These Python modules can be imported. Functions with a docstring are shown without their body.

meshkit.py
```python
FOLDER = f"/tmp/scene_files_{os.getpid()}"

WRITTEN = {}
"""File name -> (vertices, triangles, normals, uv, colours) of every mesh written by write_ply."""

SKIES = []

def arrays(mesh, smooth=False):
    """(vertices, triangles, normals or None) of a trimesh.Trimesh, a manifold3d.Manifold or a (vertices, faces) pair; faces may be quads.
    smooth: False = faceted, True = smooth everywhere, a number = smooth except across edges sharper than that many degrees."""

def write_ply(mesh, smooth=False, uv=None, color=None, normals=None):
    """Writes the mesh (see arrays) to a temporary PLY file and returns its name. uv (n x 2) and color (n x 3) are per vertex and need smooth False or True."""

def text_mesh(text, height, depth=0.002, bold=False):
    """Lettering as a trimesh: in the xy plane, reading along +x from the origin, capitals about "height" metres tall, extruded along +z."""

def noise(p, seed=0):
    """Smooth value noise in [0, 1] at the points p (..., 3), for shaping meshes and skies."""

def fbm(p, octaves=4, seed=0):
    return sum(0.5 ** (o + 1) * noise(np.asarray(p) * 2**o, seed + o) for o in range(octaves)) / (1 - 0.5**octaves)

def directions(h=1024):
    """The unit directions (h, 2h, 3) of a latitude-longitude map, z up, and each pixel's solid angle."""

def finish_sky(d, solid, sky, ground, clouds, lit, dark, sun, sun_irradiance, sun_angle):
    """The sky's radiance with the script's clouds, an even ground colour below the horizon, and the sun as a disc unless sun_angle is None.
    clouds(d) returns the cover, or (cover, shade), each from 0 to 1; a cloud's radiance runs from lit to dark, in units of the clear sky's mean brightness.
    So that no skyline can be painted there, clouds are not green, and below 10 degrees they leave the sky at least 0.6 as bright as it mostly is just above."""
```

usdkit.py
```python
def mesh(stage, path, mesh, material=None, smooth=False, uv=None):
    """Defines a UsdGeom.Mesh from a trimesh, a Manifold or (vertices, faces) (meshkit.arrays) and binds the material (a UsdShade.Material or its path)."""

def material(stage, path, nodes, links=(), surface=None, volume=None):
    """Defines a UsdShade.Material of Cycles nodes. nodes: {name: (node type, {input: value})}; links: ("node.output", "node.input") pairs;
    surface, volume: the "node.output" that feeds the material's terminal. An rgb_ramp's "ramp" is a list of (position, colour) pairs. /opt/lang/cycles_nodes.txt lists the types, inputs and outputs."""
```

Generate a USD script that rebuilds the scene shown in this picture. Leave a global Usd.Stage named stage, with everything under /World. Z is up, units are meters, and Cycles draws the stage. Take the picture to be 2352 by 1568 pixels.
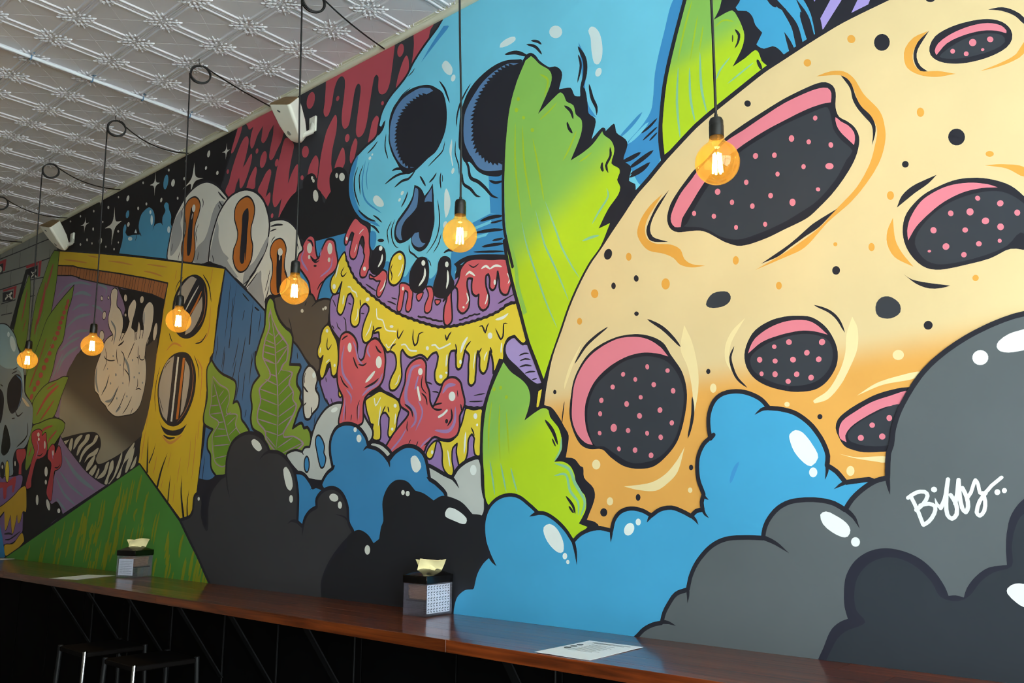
"""A cartoon mural over a timber bar counter, with pendant bulbs under a pressed-metal ceiling."""
import itertools, math
import numpy as np, shapely, trimesh, usdkit
from pxr import Gf, Sdf, Usd, UsdGeom, UsdLux, UsdShade, Vt

stage = Usd.Stage.CreateInMemory()
UsdGeom.SetStageUpAxis(stage, "Z"); UsdGeom.SetStageMetersPerUnit(stage, 1.0)
UsdGeom.Xform.Define(stage, "/World"); UsdGeom.Scope.Define(stage, "/World/Looks")

# ---------------------------------------------------------------- camera, sky, exposure
WY, CZ = 2.529, 3.824           # the mural wall and the ceiling
cam = UsdGeom.Camera.Define(stage, "/World/camera")
cam.CreateHorizontalApertureAttr(36.0); cam.CreateVerticalApertureAttr(24.0)
cam.CreateFocalLengthAttr(29.4282)
cam.CreateHorizontalApertureOffsetAttr(-0.7590); cam.CreateVerticalApertureOffsetAttr(1.1990)
right, down, ahead = np.array([0.761662, 0.647954, 0.005139]), np.array([-0.094949, 0.119449, -0.98829]), np.array([-0.640981, 0.752255, 0.152503])
m = np.eye(4); m[0, :3], m[1, :3], m[2, :3], m[3, :3] = right, -down, -ahead, (0, 0, 1.5)
cam.AddTransformOp().Set(Gf.Matrix4d(*m.ravel().tolist()))
cam.CreateExposureAttr(0.0)
# overcast daylight outside the street front
sky = UsdLux.DomeLight.Define(stage, "/World/sky"); sky.CreateIntensityAttr(3.6); sky.CreateColorAttr(Gf.Vec3f(.94, 1.0, 1.02))
FILAMENT = 150.0                   # glow of the lamp filaments
BULB_D, COIL_R = .121, .050
SPK_AXIS, SPK_ROLL, SPK_TH = (.30, -.66, .69), 20, (.2, -.55, 0, -1)
NAP_ROT = 1.15

# ---------------------------------------------------------------- the mural's drawing, in millimetres on the wall: (x along it, height)
PALETTE = """
K 24252f
D 363b43
W e8f4f2
TAN e2cd9b
ORA e5aa55
ORD e2a548
PK e28394
BL 45a6d6
GY 5c6468
DG 2e353d
GL 8dc65c
GR b7dc28
GT 8bc79a
GO a9cc2e
SK 74d0ee
SB 3f93d0
CRM f0dfa9
YE e6d545
K2 262836
PU 9c80bd
PR d4626c
LX a487c0
LV2 a898d6
BR 5b84b4
W2 d8edf0
SKY 16171d
WH d9dad0
SKB 4f98bd
DR 36383f
RD b94f5c
NV 1e2428
RW b03c44
GBK 8d9089
BK 202126
BL2 3f8ec6
GB 5d564f
GS a2a5a5
OS bf722f
BS 48729d
YB dab82f
OY cf8f43
GW b3aa9b
BRN a86d42
LVD 8f7799
TF2 7d929b
TVD 4d463f
TVL 96907d
HW d8cdb8
GSH 808b92
ZB bdb9a1
GO2 78943a
RL ad4f49
TF 74a06f
PRD b84850
SG 9bbcc6
SGD 8797a0
SGL cbbd9f
PUD 82679a
YED c9a233
LL a0869f
GLF 86a340
GLD 6b932f
WC c3ccc9
GK 3b3c40
BK2 22242a
W3 e0e6de
GN 4c8a3a
GS2 86901f
LVS a99be0
"""
PAINT = """
= painted_brickwork | painted grey brickwork at the far end of the wall
p GBK -7066,3888 -7248,3521 -7761,2560 -15340,2419 -16904,4982
s K 9.8 -9094,3757 -8727,3747 -8213,3723 -7742,3707 -7447,3693
s K 9.82 -9052,3617 -8684,3597 -8007,3549 -7377,3515
s K 9.97 -9003,3458 -8637,3437 -8081,3408
s K 8.58 -7892,3401 -7571,3371
s K 8.38 -8561,3292 -8205,3274
s K 7.95 -7868,3251 -7744,3240
s K 8.33 -8529,3182 -8256,3163
s K 6.43 -8016,3794 -8004,3718
s K 6.65 -8405,3792 -8395,3727
s K 6.49 -8201,3708 -8188,3570
s K 6.28 -7847,3705 -7820,3538
s K 6.07 -7496,3599 -7493,3526
s K 6.54 -8394,3571 -8378,3425
s K 5.79 -8406,3256 -8402,3182
s K 6.85 -8734,3832 -8718,3745
p RW -8031,3551 -7752,3540 -7745,3509 -8001,3524
p RW -7729,3536 -7662,3535 -7664,3395 -7709,3397
p K -7999,3517 -7744,3506 -7724,3397 -7872,3414 -7989,3480
f WH -7877,3465 -7889,3479 -7829,3457 -7790,3479 -7765,3469 -7787,3437 -7741,3406 -7771,3405 -7823,3432 -7865,3416 -7869,3434 -7841,3441
e K -7818,3444,15,7,163
p RW -8556,3423 -8208,3404 -8219,3294 -8260,3298 -8272,3389 -8541,3402
p K -8557,3398 -8286,3372 -8276,3279 -8534,3305
f WH -8462,3364 -8391,3353 -8329,3367 -8299,3350 -8336,3335 -8285,3299 -8317,3295 -8385,3330 -8464,3312 -8478,3329 -8432,3347
e K -8385,3342,18,7,166
p RW -8903,3734 -8553,3717 -8556,3606 -8609,3609 -8627,3690 -8895,3707
p K -8856,3700 -8627,3689 -8611,3597 -8832,3617
e WH -8697,3644,56,29,158
p NV -8022,3516 -7936,3515 -8028,3330 -8170,2998 -8276,3030 -8156,3272
= painted_night_sky | painted black sky with white stars and dots
p SKY -4544,3812 -4763,3402 -4469,2816 -5904,3035 -7338,3520 -7319,3834 -6039,3812
f WH -5646,3792! -5630,3718 -5572,3694! -5629,3683 -5643,3616! -5659,3687 -5721,3715! -5660,3722
f WH -6278,3684! -6242,3571 -6136,3545! -6243,3512 -6284,3388! -6301,3513 -6425,3550! -6300,3572
f WH -6804,3724! -6791,3676 -6729,3662! -6792,3650 -6809,3598! -6825,3652 -6894,3672! -6824,3678
f WH -6554,3812! -6539,3792 -6503,3780! -6536,3781 -6535,3752! -6553,3784 -6587,3793! -6556,3795
f WH -5095,3712! -5067,3613 -4962,3570! -5071,3574 -5121,3514! -5126,3572 -5233,3562! -5121,3612
f WH -4693,3731! -4684,3687 -4647,3677! -4684,3666 -4695,3624! -4704,3668 -4746,3684! -4704,3689
e WH -5377,3644,26,23,146 -5221,3633,14,9,138 -5216,3756,13,7,150 -5452,3755,14,9,146 -5833,3761,15,9,148 -6064,3700,24,22,-179 -5530,3559,16,16,104 -5292,3515,13,8,146 -5754,3584,15,10,143 -5880,3581,16,11,137 -6393,3707,19,12,146 -6660,3740,17,10,152 -6913,3756,16,9,154 -6474,3612,15,8,156 -6020,3492,22,17,162 -6641,3591,19,12,148 -6183,3475,18,9,160 -6485,3463,29,24,157 -6739,3524,18,11,149 -6862,3512,18,10,157 -6640,3476,15,9,153 -6378,3397,13,8,153 -6229,3348,14,9,152 -6164,3386,12,7,155 -7109,3756,18,8,161 -6228,3749,14,8,151
e WH -4914,3722,23,20,94 -5216,3755,12,8,138 -4937,3633,14,12,144 -4787,3560,16,13,148 -5374,3643,28,23,116 -5219,3635,13,8,145 -5293,3515,14,9,139 -5451,3753,13,8,140
- blue_flame | painted blue blobs rising in the night sky
e SKB -5482,3677,52,35,91 -6048,3575,30,28,122
f SKB -6135,3298! -6097,3391 -6101,3474 -6077,3507 -6049,3475 -6059,3440! -6019,3406 -5924,3393 -5817,3373! -5849,3444 -5828,3514 -5769,3543 -5700,3546 -5626,3492 -5606,3421 -5627,3360! -5596,3395 -5511,3391 -5483,3365! -5492,3426 -5457,3465 -5483,3507 -5460,3526 -5419,3504 -5406,3465 -5367,3409 -5365,3356 -5346,3323 -5358,3233 -5375,3112!
t K 8.92 -5883,3341 -5864,3383
t K 8.87 -5795,3356 -5820,3389
e W2 -5652,3443,39,17,105 -5681,3507,18,12,136 -5387,3317,27,19,126 -5971,3374,37,14,164
p W2 -5891,3430 -5866,3393 -5911,3405
= painted_drip_backdrop | painted charcoal backdrop with red drips running down
p DR -4544,3812 -4763,3402 -4476,2658 -3047,2440 -2484,3153 -2471,3870
f RD -3664,3832! -3668,3677 -3675,3616 -3654,3583 -3628,3587 -3605,3632 -3585,3722 -3559,3766 -3523,3775 -3495,3744 -3494,3668 -3508,3554 -3501,3490 -3477,3460 -3446,3469 -3428,3529 -3407,3639 -3391,3676 -3374,3682 -3355,3659 -3356,3613 -3371,3511 -3380,3435 -3375,3397 -3353,3376 -3316,3388 -3292,3440 -3276,3527 -3255,3634 -3244,3672 -3227,3680 -3210,3660 -3210,3610 -3202,3575 -3178,3556 -3145,3556 -3121,3589 -3105,3664 -3086,3802! -3173,3853 -3672,3884
f RD -3017,3687 -2996,3702 -2980,3677 -2977,3619 -3007,3581 -3071,3554! -3052,3619
f RD -2950,3814! -2942,3746 -2945,3701 -2956,3641! -2888,3694 -2834,3737! -2823,3774 -2811,3782! -2793,3807
e RD -3042,3747,35,25,93 -3802,3727,49,39,89 -3551,3656,15,14,125 -3170,3506,12,10,123 -3452,3402,23,19,107 -3830,3432,39,30,128
e RD -3849,3286,17,12,136 -4258,3504,51,35,78 -4334,3578,17,15,117 -4113,3445,23,18,83 -4659,3535,16,13,124 -4131,3130,15,13,123
f RD -3567,3568 -3550,3543 -3550,3472 -3557,3446 -3581,3363 -3583,3294 -3573,3244 -3587,3192 -3573,3142 -3614,3103! -3646,3136 -3699,3192 -3694,3276 -3679,3376 -3642,3490 -3616,3525
f RD -3215,3453 -3195,3433 -3202,3390 -3206,3338! -3278,3319! -3262,3386 -3244,3435
f RD -3384,3381 -3365,3357 -3373,3305 -3394,3256 -3411,3249 -3423,3273 -3416,3335
f RD -3490,3360 -3471,3337 -3466,3262 -3528,3223 -3552,3262 -3527,3315
f RD -3732,3384 -3703,3350 -3702,3288 -3714,3243 -3801,3275! -3783,3338
f RD -4036,3572 -3948,3511 -3959,3445 -3977,3370 -3986,3284! -3950,3343 -3905,3380 -3885,3356 -3888,3278 -3910,3206 -3977,3178 -4045,3110 -4065,3105! -4057,3148 -4042,3213! -4085,3179 -4110,3175 -4132,3210 -4135,3261 -4112,3386 -4079,3488
f RD -4054,3674 -4070,3577 -4124,3516 -4147,3487 -4177,3477 -4196,3500 -4189,3560 -4169,3632 -4160,3717
f RD -4204,3720 -4208,3669 -4238,3621 -4268,3609 -4293,3631 -4284,3681 -4276,3731
f RD -4517,3810! -4206,3809 -4146,3728 -4226,3648 -4266,3608 -4291,3631 -4282,3723! -4336,3681 -4375,3618 -4398,3611 -4415,3646 -4412,3703 -4389,3750! -4439,3744 -4467,3784
f RD -4579,3807! -4516,3805! -4538,3741 -4605,3651 -4634,3648 -4605,3733
f RD -4459,3709 -4435,3678 -4440,3621 -4439,3631 -4460,3568 -4483,3515! -4456,3530 -4422,3563 -4396,3579 -4385,3558 -4405,3490 -4444,3421 -4478,3387 -4502,3388 -4511,3427 -4519,3461! -4548,3421 -4570,3368 -4638,3368 -4673,3414 -4639,3460 -4609,3538 -4553,3637 -4502,3698
f RD -4341,3483 -4322,3457 -4333,3402 -4336,3346 -4430,3370! -4399,3430
f RD -4180,3424 -4165,3400 -4181,3343 -4212,3259! -4166,3279 -4161,3227 -4180,3196! -4229,3248 -4298,3321 -4258,3373 -4218,3414
s K 11.3 -4579,3791 -4650,3642 -4711,3489
= painted_black_blob | painted shiny black blob with two round heads
f BK -4052,3097 -4015,3148 -3954,3197 -3876,3222 -3836,3221! -3839,3256 -3810,3285 -3756,3287 -3715,3253 -3704,3188! -3662,3154 -3643,3098 -3628,3085! -3607,3113 -3576,3138! -3590,3183 -3590,3230 -3559,3259 -3508,3257 -3457,3227 -3433,3189 -3423,3136 -3396,3039 -3330,2966 -3409,2908 -3440,2857 -3542,2801 -3649,2772 -3771,2893 -3886,2964
e WH -3484,3195,28,20,137 -3530,3215,16,11,122 -3712,3147,38,22,115 -3753,3259,13,9,127 -3739,3239,13,9,134
= painted_blue_patch | painted blue backdrop around the pink bone and black blob
p BL2 -3867,2810 -3792,2893 -3428,2877 -3387,2515 -3589,2523 -3805,2556
= painted_bone | painted pink bone behind the third bulb from the right
f PR/12.1 -3744,2932 -3704,2907 -3692,2854 -3673,2800 -3658,2788! -3638,2825 -3598,2872 -3561,2873 -3524,2852 -3506,2794 -3503,2790 -3489,2733 -3511,2693 -3594,2659 -3634,2607 -3660,2552 -3715,2602 -3735,2665 -3794,2730 -3836,2771 -3859,2817 -3843,2856 -3824,2871 -3788,2915
t LX 14.3 -3793,2865 -3816,2814 -3748,2731
t LX 11.8 -3538,2774 -3548,2718 -3640,2680
t LX 9.27 -3636,2834 -3648,2791
t K 13 -3740,2818 -3692,2781 -3641,2799
t K 9.3 -3723,2794 -3683,2769 -3650,2775
t K 9.14 -3594,2659 -3637,2639 -3660,2611
t K 10.2 -3782,2677 -3740,2634 -3722,2589
e K -3687,2751,14,6,166
e WH -3746,2860,31,22,113 -3745,2811,13,10,121 -3562,2821,33,21,105 -3565,2761,14,11,124
t K 12.3 -3773,2912 -3733,2895 -3711,2858
= painted_umber_cloud | painted brown-grey cloud behind the third bulb from the right
f GB/10.9 -4057,2638 -3976,2644 -3853,2606 -3754,2608 -3700,2595 -3667,2554! -3601,2557 -3536,2542 -3521,2526 -3545,2464 -3549,2421 -3603,2384 -3610,2275 -3604,2195 -3630,2163! -3709,2233 -3789,2295 -3859,2354 -3877,2420 -3960,2463 -4023,2533 -4061,2596
t K 8.31 -3764,2544 -3750,2567
t K 8.19 -3706,2528 -3652,2551 -3594,2553
e WH -3786,2520,14,10,157 -3597,2502,9,7,144 -3577,2505,12,9,157
= painted_hooded_eye | painted white hooded eye at the left of the three
f WH/15 -5365,3097 -5357,3274 -5315,3381 -5246,3452 -5154,3510 -5027,3542 -4910,3534 -4791,3482 -4692,3408 -4624,3332 -4672,3236 -4798,3129 -4820,2983
f GS -4685,3347 -4765,3355 -4819,3297 -4841,3231 -4892,3149 -4981,3112 -5024,3032 -4832,2996 -4801,3157 -4685,3266
f GS -5347,3243 -5312,3363 -5230,3419 -5203,3384 -5229,3333 -5193,3240 -5239,3163 -5335,3125
f OS/10.5 -5060,3468 -5002,3434 -4977,3389 -4990,3336 -5024,3276 -5032,3217 -5012,3146 -5008,3073 -5033,3023 -5144,3044 -5189,3131 -5185,3181 -5158,3226 -5150,3287 -5180,3379 -5176,3435 -5136,3466
f K -5063,3409 -5056,3351 -5061,3268 -5058,3211 -5058,3127 -5073,3080 -5100,3080 -5116,3139 -5118,3252 -5108,3334 -5095,3399
e WH -5061,3391,27,21,117
t WH 10.5 -5073,3360 -5078,3319
t K 8.05 -4960,3435 -4939,3396 -4951,3366
t K 12.3 -4764,3431 -4709,3385 -4661,3352
t K 10 -4746,3367 -4712,3332 -4680,3308
t K 7.81 -4748,3340 -4724,3308
t K 7.12 -5184,3449 -5218,3411 -5221,3354
t K 8.01 -4981,3272 -5011,3218 -4985,3140
t K 6.74 -4956,3080 -4969,3022
t K 7.1 -5313,3207 -5328,3153
t K 6.98 -5211,3130 -5225,3070
= painted_hooded_eye | painted white hooded eye at the right of the three
f WH/11.7 -4161,3092 -4043,3088 -3958,3057 -3881,2997 -3845,2941 -3807,2863 -3842,2847 -3869,2791 -3906,2760 -3915,2681 -3976,2644 -4065,2639! -4108,2656 -4156,2625 -4143,2575! -4243,2638 -4349,2724! -4380,2760 -4248,2856 -4170,2945 -4161,2997
f GS -4218,2821 -4203,2754 -4167,2656 -4152,2586 -4243,2638 -4349,2724
f OS/8.85 -4033,2974 -3995,2949 -3968,2900 -3977,2844 -3977,2796 -3947,2734 -3962,2670 -4041,2645 -4093,2668 -4111,2724 -4095,2784 -4101,2844 -4127,2897 -4123,2946 -4088,2973
f K -4015,2905 -4003,2840 -4001,2743 -4002,2667 -4034,2658 -4055,2777 -4056,2850 -4057,2908
e WH -4026,2894,28,20,143
t WH 11.8 -4028,2878 -4030,2845
t K 13.1 -4142,3068 -4074,3063 -4011,3049
t K 9.06 -4144,3038 -4106,3040 -4076,3039
t K 6.73 -3863,2969 -3835,2916 -3820,2880
t K 5.78 -3871,2928 -3847,2871
t K 7.02 -4085,2996 -4109,2987 -4124,2967
t K 6.93 -4119,2813 -4135,2757 -4162,2684
t K 8.85 -4123,2716 -4135,2670 -4157,2635
t K 7.7 -3979,2778 -3943,2733 -3909,2709
= painted_hooded_eye | painted white hooded eye in the middle of the three
f WH/14.8 -4825,2984 -4815,3106 -4777,3206 -4727,3287 -4636,3351 -4542,3371 -4429,3362 -4315,3315 -4228,3243 -4177,3160 -4152,3085 -4155,3021 -4180,2932 -4178,2942 -4248,2861 -4313,2808 -4379,2749! -4477,2812 -4600,2900 -4723,2955 -4827,2985
f GS -4815,3025 -4794,3102 -4751,3238! -4726,3195 -4716,3112 -4656,3020 -4582,2964 -4596,2952 -4460,2824! -4517,2834 -4621,2915 -4796,2984
f GS -4169,3009 -4151,3005 -4195,2905 -4209,2903 -4314,2813 -4398,2763 -4389,2847 -4287,2893
f OS/10.6 -4415,3314 -4356,3279 -4321,3219 -4326,3159 -4347,3107 -4341,3045 -4317,2989 -4320,2929 -4317,2975 -4324,2910 -4372,2859 -4435,2850 -4494,2886 -4530,2950 -4528,3017 -4533,2950 -4530,3006 -4498,3057 -4494,3103 -4518,3155 -4543,3207 -4541,3270 -4497,3307
f K -4397,3237 -4381,3166 -4387,3095 -4385,2993 -4390,2912 -4402,2966 -4404,2905 -4431,2900 -4453,2930 -4461,3003 -4456,2925 -4455,3007 -4451,3135 -4450,3213
e WH -4069,2485,26,21,161
t WH 12.4 -4070,2469 -4072,2427
t K 6.86 -4184,2561 -4205,2521 -4197,2481
t K 6.75 -4185,2398 -4183,2340 -4191,2294
t K 6.59 -3974,2447 -3992,2374 -3976,2331
t K 7.45 -3911,2503 -3878,2434 -3872,2405
t K 5.58 -3898,2436 -3877,2383
t K 5.55 -3864,2404 -3866,2336
t K 6.98 -4270,2564 -4337,2524 -4358,2473
t K 8.1 -4185,2923 -4248,2856 -4339,2798
t K 9.16 -4255,2837 -4329,2791 -4407,2764
t K 9.14 -4244,2816 -4335,2757 -4377,2737
t K 7.65 -4781,3024 -4754,2968
= painted_stripe_backdrop | painted black and lilac striped patch above the ball
p K -1469,2683 -667,2609 -204,2917 -167,3370 -1434,4117
p LVS -1003,3079 -957,3158 -941,3151 -961,3124
p LVS -893,3131 -856,3116 -927,3031 -937,3068
p LVS -807,3096 -766,3087 -777,3064 -831,3056
p LVS -712,3250 -678,3234 -766,3087 -807,3096
p LVS -809,3296 -769,3277 -856,3116 -893,3131
p LVS -893,3335 -855,3317 -941,3151 -957,3158
= painted_blue_shape | painted blue hairy shape behind the upper lettuce leaf
p BL -1232,3494 -1092,3428 -979,3168 -961,3135 -951,3084 -944,3025 -1060,2933 -1269,3061
s K 25.5 -1113,3438 -978,3184 -952,3120 -942,3070 -935,3011
t K 13.8 -1113,3235 -1093,3200 -1078,3177
v K 23.9 -1079,3210 -1051,3155 -1018,3084 -1002,3000
v K 18.6 -1054,3077 -1040,3035 -1027,2989
t K 20.4 -996,3128 -979,3069 -967,3002
v K 20.5 -1009,3181 -977,3100 -962,3016
t K 12.6 -1099,3235 -1070,3180 -1041,3149
= painted_skull | painted light blue skull with empty black eye sockets
f SK/14.6 -2768,3770 -2815,3739 -2882,3695 -2943,3645 -2986,3596 -3036,3563 -3101,3529 -3146,3493 -3177,3452 -3195,3392 -3203,3348! -3226,3331 -3294,3311 -3356,3284 -3356,3284 -3397,3250 -3416,3208 -3421,3147 -3414,3080 -3390,3018 -3351,2963 -3300,2919 -3236,2880! -3233,2827 -3207,2733 -3215,2599 -3124,2626 -2992,2547 -2779,2486 -2637,2478 -2584,2544 -2297,2533 -2045,2694 -1656,2663 -1536,2755 -1548,2830 -1542,2922 -1479,3195 -1429,3355 -1374,3537 -1439,3895 -2235,4237
f SB -1475,3374 -1520,3255 -1561,3116 -1573,3010 -1584,2962 -1623,2917 -1688,2871! -1693,2855 -1709,2802 -1675,2754 -1627,2681 -1550,2754 -1553,2832 -1546,2924 -1484,3197 -1432,3356
t SB 17.5 -1622,2969 -1672,2932 -1728,2898
t SK 17.4 -1594,2921 -1648,2885 -1688,2862
f SB -1923,3367! -1885,3281 -1882,3215 -1891,3166 -1875,3082 -1835,3014! -1873,3044 -1899,3141 -1910,3262
t K 20.7 -1926,3351 -1893,3280 -1891,3217 -1907,3167 -1910,3121
t K 11.4 -1925,3315 -1912,3263 -1929,3193
t K 14.7 -1871,3168 -1856,3103 -1835,3055 -1834,3023
t K 12.1 -2206,3466 -2154,3434 -2117,3385
t K 11 -2180,3473 -2142,3454 -2120,3432
t K 17.4 -2333,3465 -2266,3449 -2197,3407
t K 11.2 -1556,2925 -1589,2903 -1628,2886
t K 9.43 -1556,2891 -1590,2873 -1622,2856
t K 8.54 -1557,2869 -1593,2846
t K 19.1 -1630,2811 -1674,2801 -1719,2796
t K 19.7 -1575,2804 -1625,2784 -1684,2763
t K 17.9 -1590,2761 -1626,2747 -1680,2738
t K 16.2 -1590,2761 -1626,2741 -1685,2726
f SB -3353,3280 -3397,3240 -3416,3193 -3421,3138 -3412,3074 -3383,3011 -3344,2961 -3300,2923 -3236,2891 -3181,2861! -3147,2849 -3133,2833! -3188,2881 -3272,2926 -3332,2990 -3364,3049 -3382,3109 -3385,3166 -3367,3218
p SB -2421,2927 -2338,2913 -2335,2727 -2406,2751
f SB -2517,2730! -2406,2749! -2335,2729! -2324,2636 -2305,2522! -2423,2544 -2583,2554 -2637,2516 -2645,2622 -2612,2636 -2500,2689
p SK -2500,2709 -2401,2718 -2398,2704 -2495,2696
p SK -2499,2665 -2414,2665 -2431,2652 -2483,2652
f SB -2731,3756! -2694,3741 -2759,3700 -2885,3625! -2814,3693
f SB -3138,2651! -3086,2663 -2962,2563 -2914,2605! -2873,2631 -2801,2622 -2786,2524 -2740,2545 -2731,2596! -2640,2579 -2626,2476 -2779,2482 -3121,2582
f SB -3227,2844 -3185,2826 -3186,2764 -3208,2742 -3230,2782
t SB 10.3 -3290,3235 -3311,3119 -3278,3019 -3150,2921
t SB 6.57 -3261,3222 -3278,3148 -3267,3071
t K 10.6 -2954,2985 -2971,2950 -3001,2915
t K 7.52 -2745,2895 -2731,2825 -2729,2763 -2745,2712 -2778,2673 -2813,2647
t K 6.63 -2713,2726 -2732,2676 -2766,2642
t K 7.48 -3043,2866 -3067,2819 -3058,2764 -3030,2724 -3011,2718
t K 7.1 -3069,2863 -3099,2817 -3094,2785 -3086,2748
t K 9.35 -2936,2718 -2929,2682 -2897,2659 -2872,2638 -2842,2632
t K 11.3 -2872,3042 -2853,3016 -2828,2979
t K 11.2 -2755,3027 -2778,3005 -2807,2991
t K 9.35 -2726,3021 -2730,2988 -2723,2940
t K 5.09 -2715,3006 -2713,2971
t K 13.3 -2902,3080 -2950,3049 -3000,3049 -3057,3030
t K 12.6 -2932,3075 -3015,3088 -3066,3084 -3131,3065
t K 12.7 -2990,3108 -3049,3124 -3081,3121
t K 7.75 -2704,3168 -2717,3125 -2763,3099 -2816,3073
t K 8.35 -3134,3332 -3137,3260 -3111,3191
t K 9.43 -3197,3311 -3230,3288 -3278,3266
t K 10.4 -3349,3218 -3374,3168 -3374,3107 -3357,3056 -3325,2998
t K 8.51 -3306,3216 -3335,3163 -3332,3111 -3322,3057
t K 11.1 -3338,2983 -3294,2945 -3244,2911 -3189,2887
t K 9.06 -3214,2925 -3176,2900 -3141,2870
t K 11.8 -3236,2880 -3194,2855 -3158,2818
t K 6.72 -2632,3147 -2633,3088 -2609,3023 -2605,2977
t K 17.3 -2332,2722 -2401,2730 -2469,2728
t K 10.1 -2332,2703 -2365,2703 -2406,2706
t K 15.7 -2326,2659 -2385,2670 -2426,2675 -2500,2681
t K 11.6 -2328,2621 -2394,2624
t K 14.7 -2323,2597 -2384,2604 -2456,2609
t K 10.1 -2320,2562 -2398,2576 -2508,2596
t K 12.7 -2332,2878 -2378,2882 -2417,2903
t K 16.2 -2588,3063 -2550,3008 -2532,2946 -2483,2913 -2440,2874 -2398,2828 -2359,2807
t K 13.9 -2586,2984 -2576,2928 -2531,2892 -2493,2851 -2466,2839
t K 12.2 -2696,2628 -2662,2636 -2634,2624
e K -3146,2780,26,8,167
f K -2627,2563! -2583,2578 -2529,2584 -2434,2571 -2317,2547! -2297,2518 -2423,2542 -2529,2562 -2583,2554 -2614,2512! -2610,2543
t K 5.81 -2800,2618 -2785,2600 -2776,2580
t K 10.5 -2752,3484 -2715,3432 -2696,3391 -2677,3348
t K 11.1 -2540,3399 -2576,3364 -2608,3320 -2627,3262 -2627,3215
t K 7.44 -2954,3519 -3020,3498 -3071,3455 -3111,3396
t K 6.48 -2930,3611 -2947,3597 -2979,3585
f K -3195,3401! -3174,3381 -3158,3399 -3141,3406! -3152,3370 -3175,3347 -3202,3341
f W2 -2737,3558 -2714,3573 -2684,3548 -2662,3510 -2670,3486 -2694,3495 -2724,3527
e W2 -2657,3465,17,15,106
f W2 -2363,3509! -2357,3526 -2316,3535 -2274,3527 -2269,3509 -2305,3500 -2346,3503
f W2 -2657,3165! -2669,3135 -2672,3106 -2664,3080 -2651,3031! -2645,3033 -2657,3087 -2654,3136
e W2 -2646,3007,14,10,75 -2689,2760,17,14,93 -2996,2987,12,10,-152 -3014,2957,10,8,-146 -3255,3236,11,9,164 -3237,3250,7,6,176
f W2 -3219,3005 -3209,3023 -3182,3019 -3140,2981 -3132,2957 -3152,2953 -3193,2972
f W2 -2699,2913! -2688,2934 -2664,2892 -2658,2846 -2673,2804 -2687,2792! -2698,2838
e W2 -2043,3460,40,25,142 -1824,3202,18,16,90
f W2 -1873,3400 -1859,3412 -1838,3399 -1816,3364 -1804,3308 -1807,3258 -1823,3236 -1844,3248 -1857,3300 -1862,3363
- eye_socket | left eye socket of the painted skull
f K -3111,3325 -3111,3399 -3084,3455 -3033,3489 -2969,3509 -2893,3506 -2819,3485 -2763,3448 -2726,3414 -2704,3359 -2695,3296 -2700,3229 -2725,3176 -2765,3132 -2818,3114 -2871,3090 -2914,3075 -2957,3073 -3003,3098 -3044,3154 -3086,3219 -3112,3291
f BR -2815,3468! -2793,3447! -2842,3444 -2904,3446 -2966,3430 -3010,3404 -3040,3363 -3050,3303 -3041,3241 -3019,3181 -2992,3144 -2953,3111 -2914,3095! -2965,3106 -3004,3130 -3051,3183 -3087,3247 -3103,3295 -3100,3372 -3070,3436 -3019,3475 -2956,3490 -2887,3492
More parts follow.
